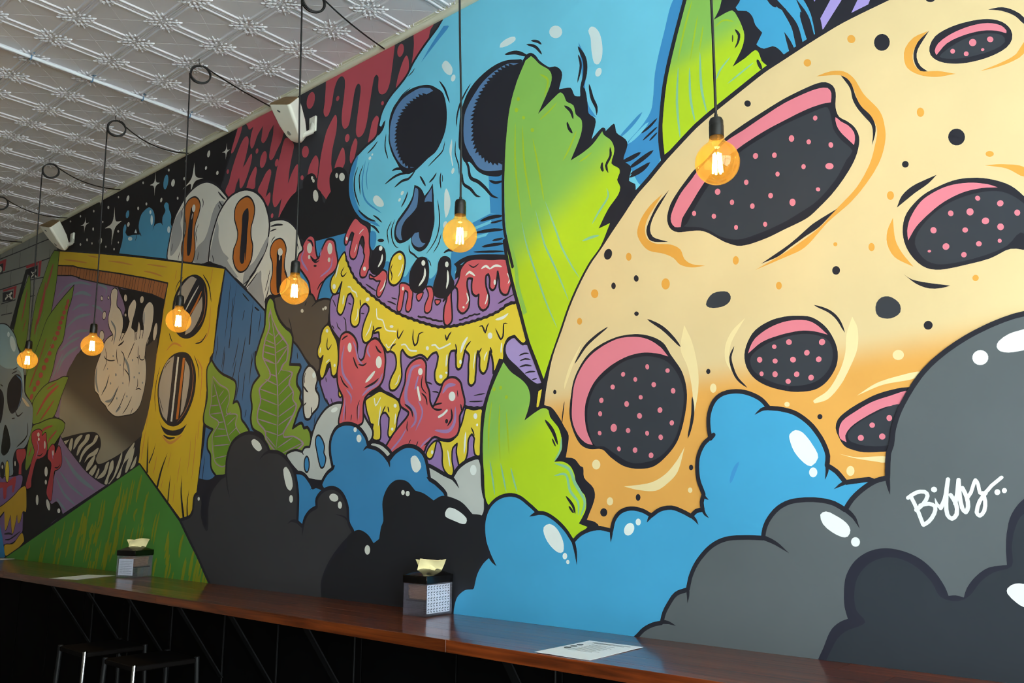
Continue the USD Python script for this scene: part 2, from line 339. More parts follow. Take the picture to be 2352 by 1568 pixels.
p K -2940,3101 -2954,3093 -2962,3118 -2976,3113 -2984,3135 -2999,3135 -3002,3155 -3018,3158 -3015,3175 -3034,3178 -3025,3195 -3042,3201 -3034,3216 -3056,3221 -3041,3236 -3060,3243 -3046,3257 -3067,3264 -3050,3277 -3068,3285 -3052,3296 -3070,3305 -3051,3315 -3066,3325 -3049,3333 -3067,3344 -3045,3351 -3064,3363 -3038,3367 -3051,3379 -3029,3382 -3046,3396 -3018,3396 -3031,3409 -3004,3408 -3021,3424 -2989,3419 -3000,3433 -2972,3428 -2988,3445 -2953,3435 -2963,3450 -2933,3441 -2942,3456 -2912,3445 -2918,3459 -2890,3447 -2899,3467 -2866,3447 -2870,3462 -2842,3446 -2835,3434 -2883,3435 -2924,3429 -2961,3417 -2991,3398 -3015,3373 -3029,3344 -3035,3309 -3034,3273 -3026,3234 -3011,3195 -2989,3157 -2953,3125
- eye_socket | right eye socket half hidden by the leaf
f K -2228,3399 -2253,3412 -2325,3433 -2387,3435 -2451,3422 -2515,3395 -2559,3359 -2586,3317 -2604,3268 -2611,3194 -2611,3110 -2596,3082 -2573,3030 -2540,3021 -2484,2961 -2420,2924 -2338,2911 -2304,3022 -2281,3254
f BR -2248,3392! -2304,3412 -2360,3411 -2418,3399 -2471,3375 -2514,3340 -2552,3301 -2576,3259 -2582,3185 -2575,3125 -2541,3057 -2529,3043 -2485,2982 -2431,2949 -2328,2928! -2328,2967! -2390,2976 -2443,3011 -2486,3055 -2509,3107 -2515,3144 -2519,3208 -2507,3266 -2481,3312 -2444,3354 -2391,3385 -2334,3398
p K -2338,2965 -2340,2954 -2362,2969 -2364,2956 -2385,2974 -2394,2965 -2408,2985 -2420,2980 -2430,3000 -2443,2991 -2450,3017 -2463,3015 -2469,3034 -2482,3035 -2485,3053 -2506,3052 -2496,3073 -2517,3076 -2505,3094 -2523,3098 -2511,3114 -2535,3119 -2515,3134 -2533,3141 -2517,3154 -2532,3162 -2519,3173 -2536,3182 -2520,3193 -2535,3202 -2519,3212 -2543,3222 -2517,3230 -2539,3241 -2513,3248 -2530,3259 -2508,3265 -2523,3277 -2500,3281 -2516,3294 -2492,3296 -2510,3310 -2482,3310 -2494,3323 -2471,3324 -2488,3339 -2460,3338 -2470,3350 -2448,3350 -2458,3363 -2434,3361 -2442,3374 -2419,3371 -2436,3389 -2403,3380 -2408,3392 -2386,3387 -2396,3404 -2367,3393 -2377,3410 -2347,3396 -2358,3416 -2327,3399 -2334,3417 -2305,3399 -2309,3414 -2283,3398 -2277,3386 -2320,3386 -2358,3381 -2392,3369 -2422,3351 -2447,3328 -2468,3301 -2486,3273 -2498,3241 -2504,3206 -2504,3169 -2500,3131 -2490,3093 -2473,3056 -2441,3023 -2403,2994 -2364,2980
- nose_hole | black nose hole of the painted skull
f K -2908,3006! -2873,2986 -2848,2959 -2835,2934! -2806,2952 -2780,2980! -2772,2923 -2766,2854 -2762,2790 -2775,2739 -2791,2701 -2820,2673 -2861,2667 -2898,2689 -2918,2718 -2922,2749! -2949,2738 -3006,2736 -3039,2765 -3046,2805 -3030,2850 -2993,2881 -2951,2914 -2921,2951
f BR -2904,2990! -2882,2978 -2880,2932 -2888,2891 -2924,2865 -2966,2844 -2990,2815 -2995,2777 -2984,2749! -3006,2754 -3033,2790 -3023,2835 -2986,2866 -2944,2900 -2914,2940
f BR -2785,2960! -2781,2891! -2810,2900 -2834,2902! -2829,2920
f BR -2895,2765! -2868,2763! -2864,2737 -2845,2708 -2820,2699! -2844,2687 -2880,2694 -2912,2721 -2916,2748
= painted_lettuce_leaf | painted lettuce leaf behind the ball at the top of the wall
f K -1285,3296 -1207,3263 -1227,3238! -1219,3222 -1187,3208 -1166,3179 -1156,3143 -1132,3105! -1155,3070! -1149,3061 -1128,3044 -1097,3042 -1077,3025 -1055,2991! -1110,2961 -1249,3010 -1321,3226
f GL>GR:-1384,3181:-1361,3066 -1422,3352 -1474,3211 -1515,3052 -1533,2920 -1534,2843 -1528,2774! -1275,2888 -1142,2967 -1120,2980! -1138,3003 -1147,3035 -1160,3051 -1198,3035 -1246,3020! -1208,3077 -1198,3122 -1212,3177 -1223,3203 -1241,3232 -1313,3225! -1292,3253 -1280,3288 -1279,3299
s K 17.1 -1426,3358 -1481,3196 -1520,3058 -1540,2922 -1545,2829 -1534,2746
t GO 8.59 -1398,3337 -1437,3223 -1463,3120
t GO 7.63 -1377,3268 -1413,3102
t GO 7.58 -1356,3221 -1374,3126
t GT 10.1 -1463,3094 -1471,2956 -1461,2814
t GT 10 -1416,3077 -1415,2958 -1399,2862
t GT 9.93 -1372,3121 -1370,2985 -1351,2880
t GT 7.63 -1253,3060 -1293,3026 -1314,2989
t GT 7.47 -1167,3008 -1267,2964
t GO 6.63 -1311,3194 -1276,3208 -1234,3186
t K 9.74 -1233,3157 -1218,3130 -1222,3104 -1236,3085
t K 4.9 -1242,3139 -1243,3112
t K 11.6 -1155,3014 -1146,2990 -1139,2971
= painted_planet | painted tan and orange ball full of dark craters
f TAN/18.6>ORA:-622,2036:-615,1909 -750,3057 -860,3042 -927,3026 -996,3007 -1058,2988 -1131,2966 -1219,2928 -1315,2886 -1391,2849 -1451,2810 -1531,2754 -1598,2699 -1657,2655 -1727,2581 -1772,2535 -1819,2484 -1875,2428 -1928,2356 -1978,2271 -2018,2183 -2062,2089 -2088,1999 -2106,1907 -2110,1838 -2091,1633 -1921,1382 -1605,1371 -861,1391 -236,1412 -41,2088 -95,2845 -348,3048 -601,3070
- crater | long crater with two pink lips near the lit bulb
f K -924,2852 -901,2832 -893,2805 -896,2756 -886,2721 -864,2701 -840,2672 -828,2636 -833,2599 -849,2561 -882,2515 -921,2474 -960,2443 -1004,2414 -1083,2392 -1154,2374 -1238,2368 -1292,2391 -1329,2417 -1357,2438 -1390,2454 -1431,2461 -1479,2467 -1505,2482 -1519,2505 -1522,2535 -1508,2577 -1479,2615 -1443,2651 -1407,2683 -1362,2707 -1290,2763 -1223,2792 -1137,2820 -1064,2841 -989,2854 -950,2857
f PK -1467,2484! -1491,2489 -1506,2511 -1506,2535 -1489,2572 -1462,2611 -1416,2653 -1396,2674 -1337,2713 -1280,2753 -1213,2775 -1138,2802 -1065,2825 -989,2837 -946,2838 -918,2830 -907,2809 -910,2778! -939,2782 -992,2779 -1067,2765 -1140,2748 -1226,2719 -1310,2678 -1374,2620 -1422,2562 -1459,2516 -1463,2505
f PK -898,2724 -896,2697 -884,2669 -845,2615! -841,2633 -843,2657 -860,2685 -882,2705
f D -921,2764 -940,2768 -993,2762 -1068,2750 -1140,2730 -1216,2705 -1294,2663 -1357,2605 -1405,2547 -1442,2491 -1454,2483 -1396,2468 -1351,2445 -1313,2416 -1248,2392 -1174,2397 -1092,2414 -1032,2435 -968,2464 -905,2521 -870,2574 -851,2597 -885,2645 -906,2686 -912,2732
e PK -963,2741,9,7,108 -1045,2695,12,9,108 -988,2667,9,7,113 -917,2636,10,7,112 -1173,2670,11,9,115 -1106,2654,10,8,111 -1009,2588,9,7,108 -925,2567,14,10,150 -1098,2586,9,7,110 -1210,2586,10,8,112 -965,2500,8,6,137 -1318,2579,12,10,125 -1125,2518,10,8,111 -1051,2477,13,10,105 -1265,2528,10,8,108 -1191,2497,10,8,107 -1412,2522,10,8,116 -1335,2494,10,8,122 -1148,2424,9,7,109 -1253,2436,9,7,105
- crater | small crater at the top right of the tan ball
f K -451,2884 -415,2861 -395,2829 -394,2800 -410,2780 -448,2769 -496,2769 -542,2779 -584,2801 -607,2830 -608,2858 -591,2884 -554,2896 -503,2896
f PK -591,2824! -595,2839 -584,2859 -548,2875 -497,2880 -452,2872 -419,2852 -406,2831 -407,2823! -431,2840 -468,2854 -517,2858 -561,2850
f D -583,2816 -550,2836 -506,2847 -461,2843 -418,2822 -412,2798 -439,2786 -499,2786 -549,2797
e PK -493,2827,12,9,113 -448,2820,10,7,121 -547,2820,8,6,114 -512,2799,8,6,114 -469,2796,5,4,130
- crater | oval crater cut by the right edge of the picture
f K -509,2421 -466,2403 -428,2377 -399,2340 -355,2268 -346,2218 -376,2182 -441,2199 -493,2182 -556,2175 -621,2173 -659,2185 -689,2215 -711,2259 -718,2305 -710,2348 -692,2375 -653,2406 -604,2423 -558,2429
f PK -704,2277! -705,2307 -694,2344 -663,2386 -629,2405 -585,2416 -532,2412 -485,2396 -460,2380! -500,2388 -549,2387 -600,2371 -641,2346 -679,2314
f D -686,2263 -676,2296 -642,2333 -601,2359 -542,2375 -479,2374 -440,2359 -401,2320 -375,2273 -384,2214 -414,2240 -448,2210 -506,2193 -581,2186 -631,2191 -665,2215
e PK -512,2361,8,6,117 -457,2333,9,8,107 -534,2326,11,9,109 -584,2333,9,7,111 -418,2297,9,7,105 -497,2291,10,9,120 -461,2266,10,8,106 -633,2293,10,8,112 -550,2276,8,7,127 -603,2238,10,9,110 -518,2229,8,7,125 -466,2227,6,5,105 -558,2205,8,7,108 -648,2233,5,4,160
- crater | round crater above the blue cloud
f K -1047,2099 -1005,2088 -965,2055 -940,2012 -929,1970 -935,1926 -964,1883 -997,1861 -1034,1855 -1086,1859 -1154,1880 -1203,1910 -1232,1952 -1238,1996 -1224,2038 -1197,2072 -1145,2096 -1095,2103
f PK -1225,1997! -1217,2018 -1198,2045 -1146,2074 -1086,2087 -1024,2081 -992,2063 -957,2026! -1002,2043 -1049,2050 -1123,2043 -1178,2028
f D -1216,1984 -1169,2017 -1108,2034 -1040,2039 -989,2028 -954,2005 -944,1963 -958,1919 -996,1886 -1048,1875 -1114,1883 -1178,1913 -1212,1945
e PK -1133,2009,8,7,145 -1083,2018,10,9,141 -976,2005,10,10,132 -1026,1977,9,9,138 -1185,1972,10,9,114 -1132,1962,9,8,148 -1072,1960,10,9,143 -989,1952,9,9,135 -1180,1925,8,7,107 -1134,1919,10,9,109 -1062,1912,9,9,145 -1016,1897,9,9,141 -1091,1892,9,8,150
- crater | crater half hidden behind the grey cloud
f K -724,1842 -760,1841 -819,1829 -867,1809 -911,1785 -939,1761 -947,1735 -939,1708 -925,1682 -908,1671 -866,1659 -795,1659 -723,1660 -679,1741 -704,1840
f PK -729,1831 -782,1821 -837,1806 -890,1779 -926,1755 -937,1730 -935,1703 -916,1691! -919,1711 -901,1736 -856,1764 -804,1787 -738,1801
f D -909,1698 -910,1719 -883,1744 -839,1767 -755,1792 -769,1687 -803,1676 -861,1678 -894,1688
e PK -788,1756,9,8,91 -838,1738,8,8,89 -873,1702,9,9,74 -811,1703,9,9,79
- crater | large round crater beside the lower lettuce leaf
f K -1671,2120 -1603,2104 -1549,2073 -1520,2028 -1475,1961 -1458,1893 -1464,1823 -1492,1734 -1528,1685 -1594,1637 -1661,1629 -1723,1640 -1780,1673 -1819,1704 -1879,1708 -1920,1727 -1954,1779 -1972,1841 -1965,1919 -1947,1985 -1898,2054 -1842,2092 -1755,2118
f PK -1862,1722! -1896,1732 -1934,1766 -1958,1818 -1960,1874 -1947,1963 -1905,2032 -1849,2076 -1755,2110 -1678,2111 -1616,2095 -1561,2059 -1529,2021! -1574,2037 -1641,2047 -1717,2037 -1796,2004 -1857,1955 -1892,1891 -1899,1836 -1889,1775
f D -1852,1719 -1879,1775 -1888,1836 -1878,1890 -1844,1948 -1790,1987 -1718,2023 -1635,2033 -1568,2020 -1521,1992 -1481,1931 -1470,1869 -1485,1789 -1515,1720 -1575,1667 -1648,1649 -1704,1655 -1767,1689 -1812,1715
e PK -1617,1993,10,8,107 -1533,1971,9,8,162 -1722,1976,9,9,127 -1669,1952,9,8,118 -1769,1933,10,9,152 -1591,1926,10,9,145 -1512,1897,10,9,116 -1821,1887,10,10,141 -1647,1885,9,8,146 -1708,1865,11,10,114 -1827,1837,10,9,113 -1653,1818,11,10,136 -1567,1833,10,10,125 -1520,1785,9,9,144 -1766,1781,15,14,101 -1703,1768,10,9,161 -1622,1754,9,8,112 -1566,1737,10,9,115 -1830,1765,9,8,134 -1744,1703,9,8,118 -1674,1696,10,10,101 -1607,1675,10,10,136
* crater_crease
f ORD -953,2882! -906,2883 -864,2868 -834,2834 -806,2771 -761,2699 -749,2634 -755,2584 -775,2534 -813,2483 -864,2434 -939,2385 -1018,2318 -1087,2298 -1189,2275! -1117,2301 -1046,2331 -963,2376 -910,2422 -844,2477 -801,2541 -782,2597 -773,2641 -784,2682 -821,2742 -836,2796 -848,2829 -874,2858
f K -874,2858! -856,2842 -842,2817 -832,2775 -817,2736 -788,2693 -777,2656 -780,2629 -791,2599! -786,2635 -789,2665 -810,2700 -830,2735 -842,2768 -847,2804
f K -908,2422! -968,2375 -1012,2355 -1066,2328 -1107,2306 -1168,2292! -1116,2316 -1066,2340 -1020,2369 -986,2391
f K -1512,2634! -1563,2590 -1601,2532 -1612,2501 -1600,2465 -1575,2451 -1520,2440! -1556,2456 -1584,2472 -1596,2501 -1582,2544 -1544,2594
f ORD -1539,2626! -1591,2596 -1634,2552 -1652,2501 -1636,2460 -1603,2424 -1539,2399 -1499,2375 -1473,2346 -1425,2327 -1374,2324! -1425,2339 -1455,2363 -1471,2402 -1511,2428 -1575,2445 -1609,2471 -1618,2506 -1606,2545 -1572,2588
f K -447,2912! -412,2905 -381,2881 -361,2853 -362,2834 -382,2866 -413,2894
f ORD -610,2908! -651,2903 -676,2879 -682,2848 -674,2812 -642,2779 -595,2756 -544,2748! -590,2773 -634,2788 -653,2813 -657,2848 -645,2876
f K -606,2908! -640,2884 -654,2852 -652,2818 -638,2790 -618,2782! -637,2805 -646,2835 -641,2861
f ORD -366,2781 -387,2753 -424,2741 -480,2734! -439,2731 -395,2735 -369,2747
f K -730,2384! -714,2417 -684,2439 -642,2451 -614,2457! -639,2436 -677,2417
f K -723,2178! -701,2158 -654,2139 -599,2122! -624,2119 -655,2123 -690,2143
f ORD -743,2355! -761,2319 -764,2279 -745,2234 -694,2195! -724,2244 -740,2287
f ORD -488,2452! -445,2444 -393,2422 -395,2395 -435,2429
f CRM -879,2072! -865,2034 -869,1972 -896,1913 -925,1866 -967,1825 -1008,1815! -1013,1824 -966,1852 -927,1907 -906,1963 -899,2021
f CRM -1231,2118! -1280,2080 -1306,2034 -1308,1984 -1288,1943! -1294,1993 -1282,2045
f CRM -694,1884 -758,1877 -821,1861 -878,1829! -801,1855 -710,1866
f CRM -940,1657! -888,1645 -800,1644 -805,1627 -830,1630 -897,1643
t K 9.13 -996,2126 -949,2099 -923,2070 -904,2026
t K 9.78 -1274,2027 -1289,1992 -1282,1952 -1265,1916 -1232,1884
f CRM -1462,2125! -1432,2059 -1412,1960 -1414,1885 -1433,1806! -1437,1897 -1452,1974 -1479,2044
f CRM -1911,2118! -1968,2039 -1997,1967 -1997,1944! -1961,2021
f CRM -1471,1699! -1506,1650 -1553,1606 -1613,1579 -1724,1567! -1662,1554 -1590,1551 -1542,1576 -1501,1615
t K 12.4 -1788,2163 -1849,2132 -1897,2099 -1947,2039
t K 13.7 -1614,2168 -1554,2129 -1513,2090 -1478,2049
t K 12 -1437,1871 -1436,1821 -1442,1782 -1458,1728
t K 5.65 -1997,1896 -2004,1854 -2010,1810
* spot
e K -743,2922,30,22,113 -597,3004,13,6,151 -1195,2866,14,10,131 -554,2556,27,21,113 -698,2512,11,9,117 -921,2225,14,12,107 -665,2016,13,12,106 -1373,1952,9,8,99 -994,1773,8,8,154 -1785,2445,21,19,87 -1659,2328,13,10,114 -1761,2317,13,10,105 -1660,2195,10,8,156 -2045,1937,9,8,114 -1814,1474,16,15,-175 -1664,1528,12,10,87 -1448,1629,9,8,87 -1448,1628,9,8,88
f D -1375,2185 -1366,2206 -1347,2221 -1319,2223 -1292,2217 -1281,2200 -1285,2183 -1304,2171 -1332,2168 -1362,2173
f D -809,2080 -805,2104 -790,2118 -769,2118 -749,2104 -738,2087 -739,2065 -756,2053 -777,2051 -801,2061
e ORD -835,2968,16,11,122 -980,2939,15,11,125 -646,2661,15,10,101 -473,2482,11,8,148 -746,2426,14,10,99 -1258,2321,15,11,96 -919,2309,7,6,126 -810,2278,13,9,97 -1109,2208,13,10,99 -533,2133,9,8,105 -1691,2417,16,12,106 -1534,2286,21,17,105 -1849,2301,19,16,134 -1922,2203,14,12,115
e CRM -752,1939,16,15,159 -1356,1893,16,12,92 -1098,1819,9,8,158 -909,1605,15,12,83 -1453,1552,9,8,84 -1847,1649,19,18,158 -1786,1514,15,14,80 -1454,1552,9,8,84
= painted_burger | painted lilac patties dripping yellow cheese
f PU/9.81 -3508,2567 -3535,2544 -3541,2471 -3525,2401 -3448,2323 -3094,2034 -3030,2008 -2979,1979 -2875,1943 -2535,1911 -2433,1904 -2366,2075 -2418,2192 -2367,2151 -2743,2275 -3252,2534
f PU -3229,2011 -3201,1867 -3158,1790 -3042,1757 -2785,1708 -2749,1643 -2666,1626 -2581,1628 -2484,1688 -2438,1697 -2432,1897 -2535,1908 -2973,1975
f PU/9.81 -3594,2125 -3552,2153 -3518,2190 -3485,2133 -3449,2130 -3409,2052 -3391,1998 -3469,1995 -3540,1992 -3565,2029 -3584,2080
f PU -3416,2826 -3428,2796 -3417,2739 -3378,2672 -3325,2609 -3239,2541 -3149,2479 -3049,2416 -2892,2348 -2720,2290 -2631,2280 -2523,2282 -2420,2292 -2345,2308 -2295,2330 -2225,2327 -2283,2461 -2476,2532 -2637,2486 -2750,2481 -2868,2518 -2992,2543 -3091,2616 -3156,2617 -3233,2682 -3322,2807
s K 10.7 -3105,2037 -3085,2023 -3060,2017 -3040,2003 -3014,1997 -2994,1984 -2969,1979
s K 9.65 -2540,1919 -2523,1912 -2504,1911 -2486,1905 -2468,1908 -2450,1903 -2433,1906
t K 8.12 -3427,2437 -3404,2416 -3391,2318
t K 6.46 -3520,2542 -3500,2516 -3488,2495
t K 6.33 -3388,2503 -3359,2489
t K 6.19 -3280,2433 -3252,2427
t K 6.4 -3495,2379 -3503,2393 -3518,2404
t K 6.36 -3436,2366 -3467,2393 -3475,2417
t K 5.93 -2490,1958 -2454,1961 -2421,1962
t K 6.67 -2518,1935 -2469,1932 -2431,1931
t K 7.89 -2792,2046 -2769,2038 -2749,2030
t K 7.02 -2750,1997 -2722,1994 -2705,1987
t K 6.3 -3551,2139 -3542,2112
t K 6.19 -3500,2028 -3483,1996
t K 6.22 -3536,2031 -3519,1999
f LV2/9.37 -2260,2185 -2216,2149 -2184,2145 -2107,1977! -2137,1974 -2183,2002 -2246,2056 -2295,2097 -2312,2130 -2304,2166
t K 7.18 -2235,2103 -2207,2109 -2180,2106
t K 7.15 -2231,2081 -2199,2086 -2170,2079
t K 7.85 -2234,2055 -2199,2060 -2164,2053
t K 7.09 -2203,2026 -2176,2031 -2145,2028
t K 5.62 -2164,1997 -2137,2000
- cheese | upper layer of yellow cheese dripping in long tongues
f YE/10.7 -3434,2777 -3417,2739 -3378,2672 -3325,2609 -3239,2541 -3149,2479 -3049,2416 -2892,2348 -2720,2290 -2631,2280 -2523,2282 -2420,2292 -2345,2308 -2295,2326 -2237,2322 -2191,2164 -2212,2148 -2260,2188! -2296,2180 -2316,2142 -2318,2097 -2376,2044! -2378,2078 -2386,2116 -2397,2139! -2401,2118 -2415,2063 -2435,2047 -2456,2068 -2457,2116! -2468,2148 -2475,2115 -2477,2070 -2481,2036 -2483,2016 -2504,2002 -2522,2015 -2523,2055 -2524,2101 -2520,2135 -2547,2161! -2557,2123 -2566,2090 -2585,2081 -2599,2093 -2602,2132 -2606,2167! -2633,2167 -2644,2145 -2648,2106 -2647,2067 -2652,2054 -2673,2029 -2701,2024 -2729,2042 -2736,2082 -2726,2107 -2716,2153 -2728,2174! -2756,2169 -2779,2152 -2787,2145! -2808,2163 -2837,2174 -2884,2167 -2908,2170 -2933,2185 -2959,2212! -2968,2205 -2969,2160 -2961,2118 -2959,2083 -2976,2048 -3006,2026 -3037,2029 -3047,2054 -3033,2090 -3004,2129 -3003,2172 -3020,2203 -3049,2215! -3071,2213 -3084,2231 -3111,2256 -3132,2288 -3137,2318 -3173,2319 -3180,2332! -3192,2295 -3224,2278 -3251,2285 -3266,2318 -3262,2356 -3244,2397 -3219,2437 -3220,2455! -3248,2477 -3275,2468 -3288,2452 -3288,2404 -3297,2379 -3324,2369 -3353,2386 -3362,2423 -3345,2487 -3343,2514 -3370,2549! -3391,2544 -3403,2514 -3415,2480 -3435,2451 -3456,2452 -3476,2475 -3471,2516 -3463,2551 -3458,2582 -3446,2621! -3472,2589 -3493,2565 -3523,2574 -3544,2614 -3536,2655 -3508,2682 -3482,2738
s K 12.3 -3418,2749 -3417,2731 -3398,2714 -3397,2697 -3377,2680 -3374,2662 -3355,2647 -3350,2628 -3325,2615 -3316,2597 -3291,2586 -3279,2568 -3255,2556 -3242,2540 -3218,2529 -3205,2512 -3179,2503 -3166,2486 -3141,2477 -3127,2461 -3102,2453 -3088,2437 -3064,2429 -3049,2414 -3026,2406 -3008,2392 -2984,2388 -2966,2374 -2943,2370 -2925,2357 -2901,2355 -2883,2341 -2860,2339 -2842,2326 -2819,2323 -2800,2312 -2778,2310 -2760,2298 -2738,2296 -2719,2286 -2698,2288 -2678,2280 -2658,2284 -2638,2278 -2619,2282 -2598,2276 -2581,2283 -2561,2278 -2544,2284 -2524,2280 -2507,2286 -2487,2283 -2472,2290 -2451,2286 -2436,2292 -2417,2290 -2402,2298 -2383,2296 -2370,2304 -2351,2304 -2340,2313 -2321,2315 -2313,2326 -2295,2327 -2280,2333 -2262,2328 -2246,2333
t W 12.1 -3478,2723 -3490,2693 -3502,2653
e W -3510,2608,15,12,137 -3232,2496,15,10,179 -3043,2334,14,7,168 -2788,2199,11,9,147 -2573,2113,10,8,109 -2695,2060,11,9,160 -2398,2207,15,13,132 -2660,2074,7,5,162
t W 12.8 -3423,2549 -3431,2500
s W 7.25 -3393,2587 -3372,2581 -3357,2561 -3328,2547 -3316,2523
t W 8.9 -3306,2463 -3307,2424 -3326,2400
t W 8.71 -3193,2386 -3208,2345 -3239,2310
s W 7.3 -3160,2437 -3151,2389 -3111,2374 -3083,2324 -3012,2306
s W 5.89 -3079,2252 -3059,2233 -3011,2268
s W 7.81 -2966,2236 -2941,2235 -2910,2205 -2862,2195
s W 7.94 -2758,2209 -2735,2208 -2712,2188 -2640,2202
t W 15.4 -2530,2220 -2558,2189 -2573,2152
t W 10.1 -2658,2158 -2664,2100
t W 6.05 -2484,2149 -2495,2071
t W 7.48 -2412,2141 -2427,2120 -2429,2102
t W 13.4 -2294,2289 -2324,2275 -2369,2272
t W 8.85 -2330,2169 -2334,2125
t W 8.21 -2975,2097 -2989,2061 -3007,2051
t K 8.33 -3429,2700 -3456,2668 -3440,2649 -3406,2666
t K 9.18 -2994,2320 -2999,2288 -2989,2270 -2974,2285 -2954,2307
t K 9.79 -2887,2302 -2888,2253 -2875,2223 -2857,2233 -2847,2272 -2815,2278
t K 10.2 -2674,2250 -2662,2221 -2652,2239 -2633,2256
t K 9.07 -2463,2255 -2445,2256 -2426,2225 -2416,2250 -2404,2264
t K 8.89 -2368,2236 -2348,2200 -2335,2184 -2323,2197 -2319,2248 -2297,2245
t K 10.3 -3180,2320 -3154,2338 -3112,2338
t K 10.1 -3049,2217 -3034,2238 -3007,2247
t K 8.52 -2607,2198 -2598,2166 -2603,2140
t K 8.44 -2511,2198 -2537,2178 -2547,2157
t K 8.29 -2445,2160 -2463,2139 -2460,2113
t K 8.19 -2397,2158 -2384,2131
t K 8.64 -3182,2358 -3174,2332 -3180,2315
t K 8.91 -3291,2505 -3285,2469
- cheese | lower left flap of yellow cheese
f YE/10.9 -3545,2412 -3508,2367 -3469,2317 -3456,2279 -3448,2225 -3448,2168 -3478,2135 -3500,2146 -3510,2183 -3519,2211! -3541,2199 -3553,2165 -3573,2135 -3592,2139 -3605,2170 -3593,2214 -3581,2253! -3603,2238 -3627,2258 -3629,2295 -3609,2330 -3605,2366 -3585,2400
t K 8.21 -3547,2345 -3551,2300 -3539,2280 -3508,2306
e W -3555,2381,12,9,147 -3478,2192,9,8,146
t W 8.28 -3604,2301 -3609,2270
t W 7.24 -3521,2229 -3553,2214
f YE/8.77 -3431,2071 -3409,2060 -3404,2038 -3421,2024 -3436,2036 -3437,2058
- cheese | lower layer of yellow cheese between the pink bones
f YE/9.87 -3221,1994 -3170,2015 -3113,2031 -3055,2010 -2979,1975 -2962,1934 -2970,1918! -2981,1887 -2985,1855 -3002,1819 -3032,1805 -3045,1822 -3041,1858 -3040,1898! -3069,1925 -3094,1918 -3105,1890 -3097,1841 -3101,1800 -3152,1802 -3161,1844 -3156,1873! -3175,1878 -3190,1908 -3205,1934 -3216,1968
f YE/8.94 -2535,1908 -2488,1899 -2437,1897 -2441,1824 -2446,1701 -2474,1705 -2485,1742 -2481,1775! -2496,1794 -2516,1773 -2520,1718 -2535,1682 -2571,1664! -2588,1721 -2584,1758! -2610,1740 -2614,1692 -2602,1639 -2617,1618 -2656,1641 -2673,1675 -2675,1724 -2687,1762! -2709,1778 -2724,1733 -2735,1707 -2757,1696 -2780,1716 -2759,1753 -2715,1778 -2617,1774 -2565,1831 -2545,1882
s W 6.67 -3153,1997 -3141,1963 -3108,1997
t W 9.08 -3103,1960 -3117,1862
e W -2999,1952,11,9,165 -3015,1844,9,7,168 -2477,1870,13,11,109 -2466,1832,6,6,148 -2740,1727,9,8,102
t W 8.9 -2994,1916 -2998,1863
t W 11.8 -2533,1807 -2541,1711
t W 8.97 -2642,1734 -2624,1658
t K 7.36 -2502,1824 -2489,1805 -2481,1786
t K 8.24 -3068,1957 -3085,1934 -3094,1914
t K 8.19 -3052,1952 -3041,1923
- tooth_gum | pink gums dripping over the lilac patty
f PR/10.1 -3354,2942 -3306,2906 -3256,2873 -3237,2837 -3234,2783 -3224,2736 -3229,2692 -3226,2648 -3234,2646 -3250,2618 -3277,2614 -3298,2627 -3300,2658 -3275,2698 -3270,2729 -3279,2747 -3275,2791 -3284,2824! -3295,2831 -3311,2807 -3322,2769 -3334,2735 -3355,2723 -3380,2735 -3392,2760 -3384,2799 -3372,2834 -3363,2859! -3381,2870 -3401,2840 -3413,2815 -3432,2816 -3440,2839 -3428,2873 -3398,2913
f PR/8.77 -3223,2622 -3188,2603 -3149,2613 -3124,2626 -3093,2608 -3089,2577 -3100,2544 -3118,2513 -3136,2494 -3153,2495 -3164,2511 -3159,2545 -3140,2573 -3167,2577 -3195,2595 -3222,2600
f PR/8.43 -2992,2534 -2960,2533 -2916,2509 -2897,2477 -2902,2440 -2906,2403 -2924,2387 -2942,2396 -2944,2426 -2933,2457 -2934,2483! -2953,2494 -2961,2470 -2968,2430 -2979,2402 -2998,2398 -3008,2415 -3000,2456 -2993,2492
f PR/7.45 -2872,2460 -2843,2468 -2825,2465 -2836,2442 -2853,2428 -2868,2439
f PR/8.19 -2808,2487 -2767,2480 -2754,2437 -2764,2406 -2769,2375 -2792,2362 -2813,2373 -2811,2405 -2789,2443 -2796,2468!
f PR/7.27 -2745,2417 -2707,2410 -2713,2398 -2729,2391 -2741,2399
f PR/10.1 -2690,2403 -2663,2427 -2619,2455 -2593,2490 -2583,2532 -2546,2561 -2498,2563 -2399,2543 -2297,2516 -2279,2416 -2287,2399 -2299,2372 -2323,2373 -2344,2396 -2349,2441 -2358,2480! -2362,2443 -2370,2412 -2386,2403 -2404,2418 -2404,2457 -2413,2478! -2426,2473 -2425,2428 -2407,2380 -2411,2336 -2441,2322 -2467,2345 -2468,2397! -2485,2393 -2508,2410 -2513,2449 -2509,2475! -2536,2480 -2540,2447 -2525,2393 -2529,2348 -2564,2327 -2596,2351 -2597,2398 -2603,2445 -2631,2463! -2640,2424 -2633,2357 -2632,2304 -2663,2285 -2683,2304 -2684,2365 -2667,2415
t K 6.29 -2535,2545 -2502,2525 -2469,2537
t W 11 -2552,2495 -2529,2509 -2491,2484
t W 10.9 -2457,2509 -2429,2518 -2403,2499
t W 10.7 -2408,2498 -2373,2509 -2332,2496
t W 9.37 -2543,2419 -2531,2382 -2547,2365
t W 8.41 -2416,2391 -2419,2368 -2431,2347
t W 8.26 -2304,2464 -2287,2436 -2299,2416
e W -2560,2355,7,5,154 -2374,2436,12,7,95 -2968,2507,10,8,116 -3265,2658,13,10,133
t W 9.59 -3098,2574 -3113,2538 -3141,2519
t W 6.44 -3336,2801 -3342,2779 -3351,2758
e W -3419,2845,11,8,117
t W 5.53 -3280,2869 -3303,2860 -3320,2848
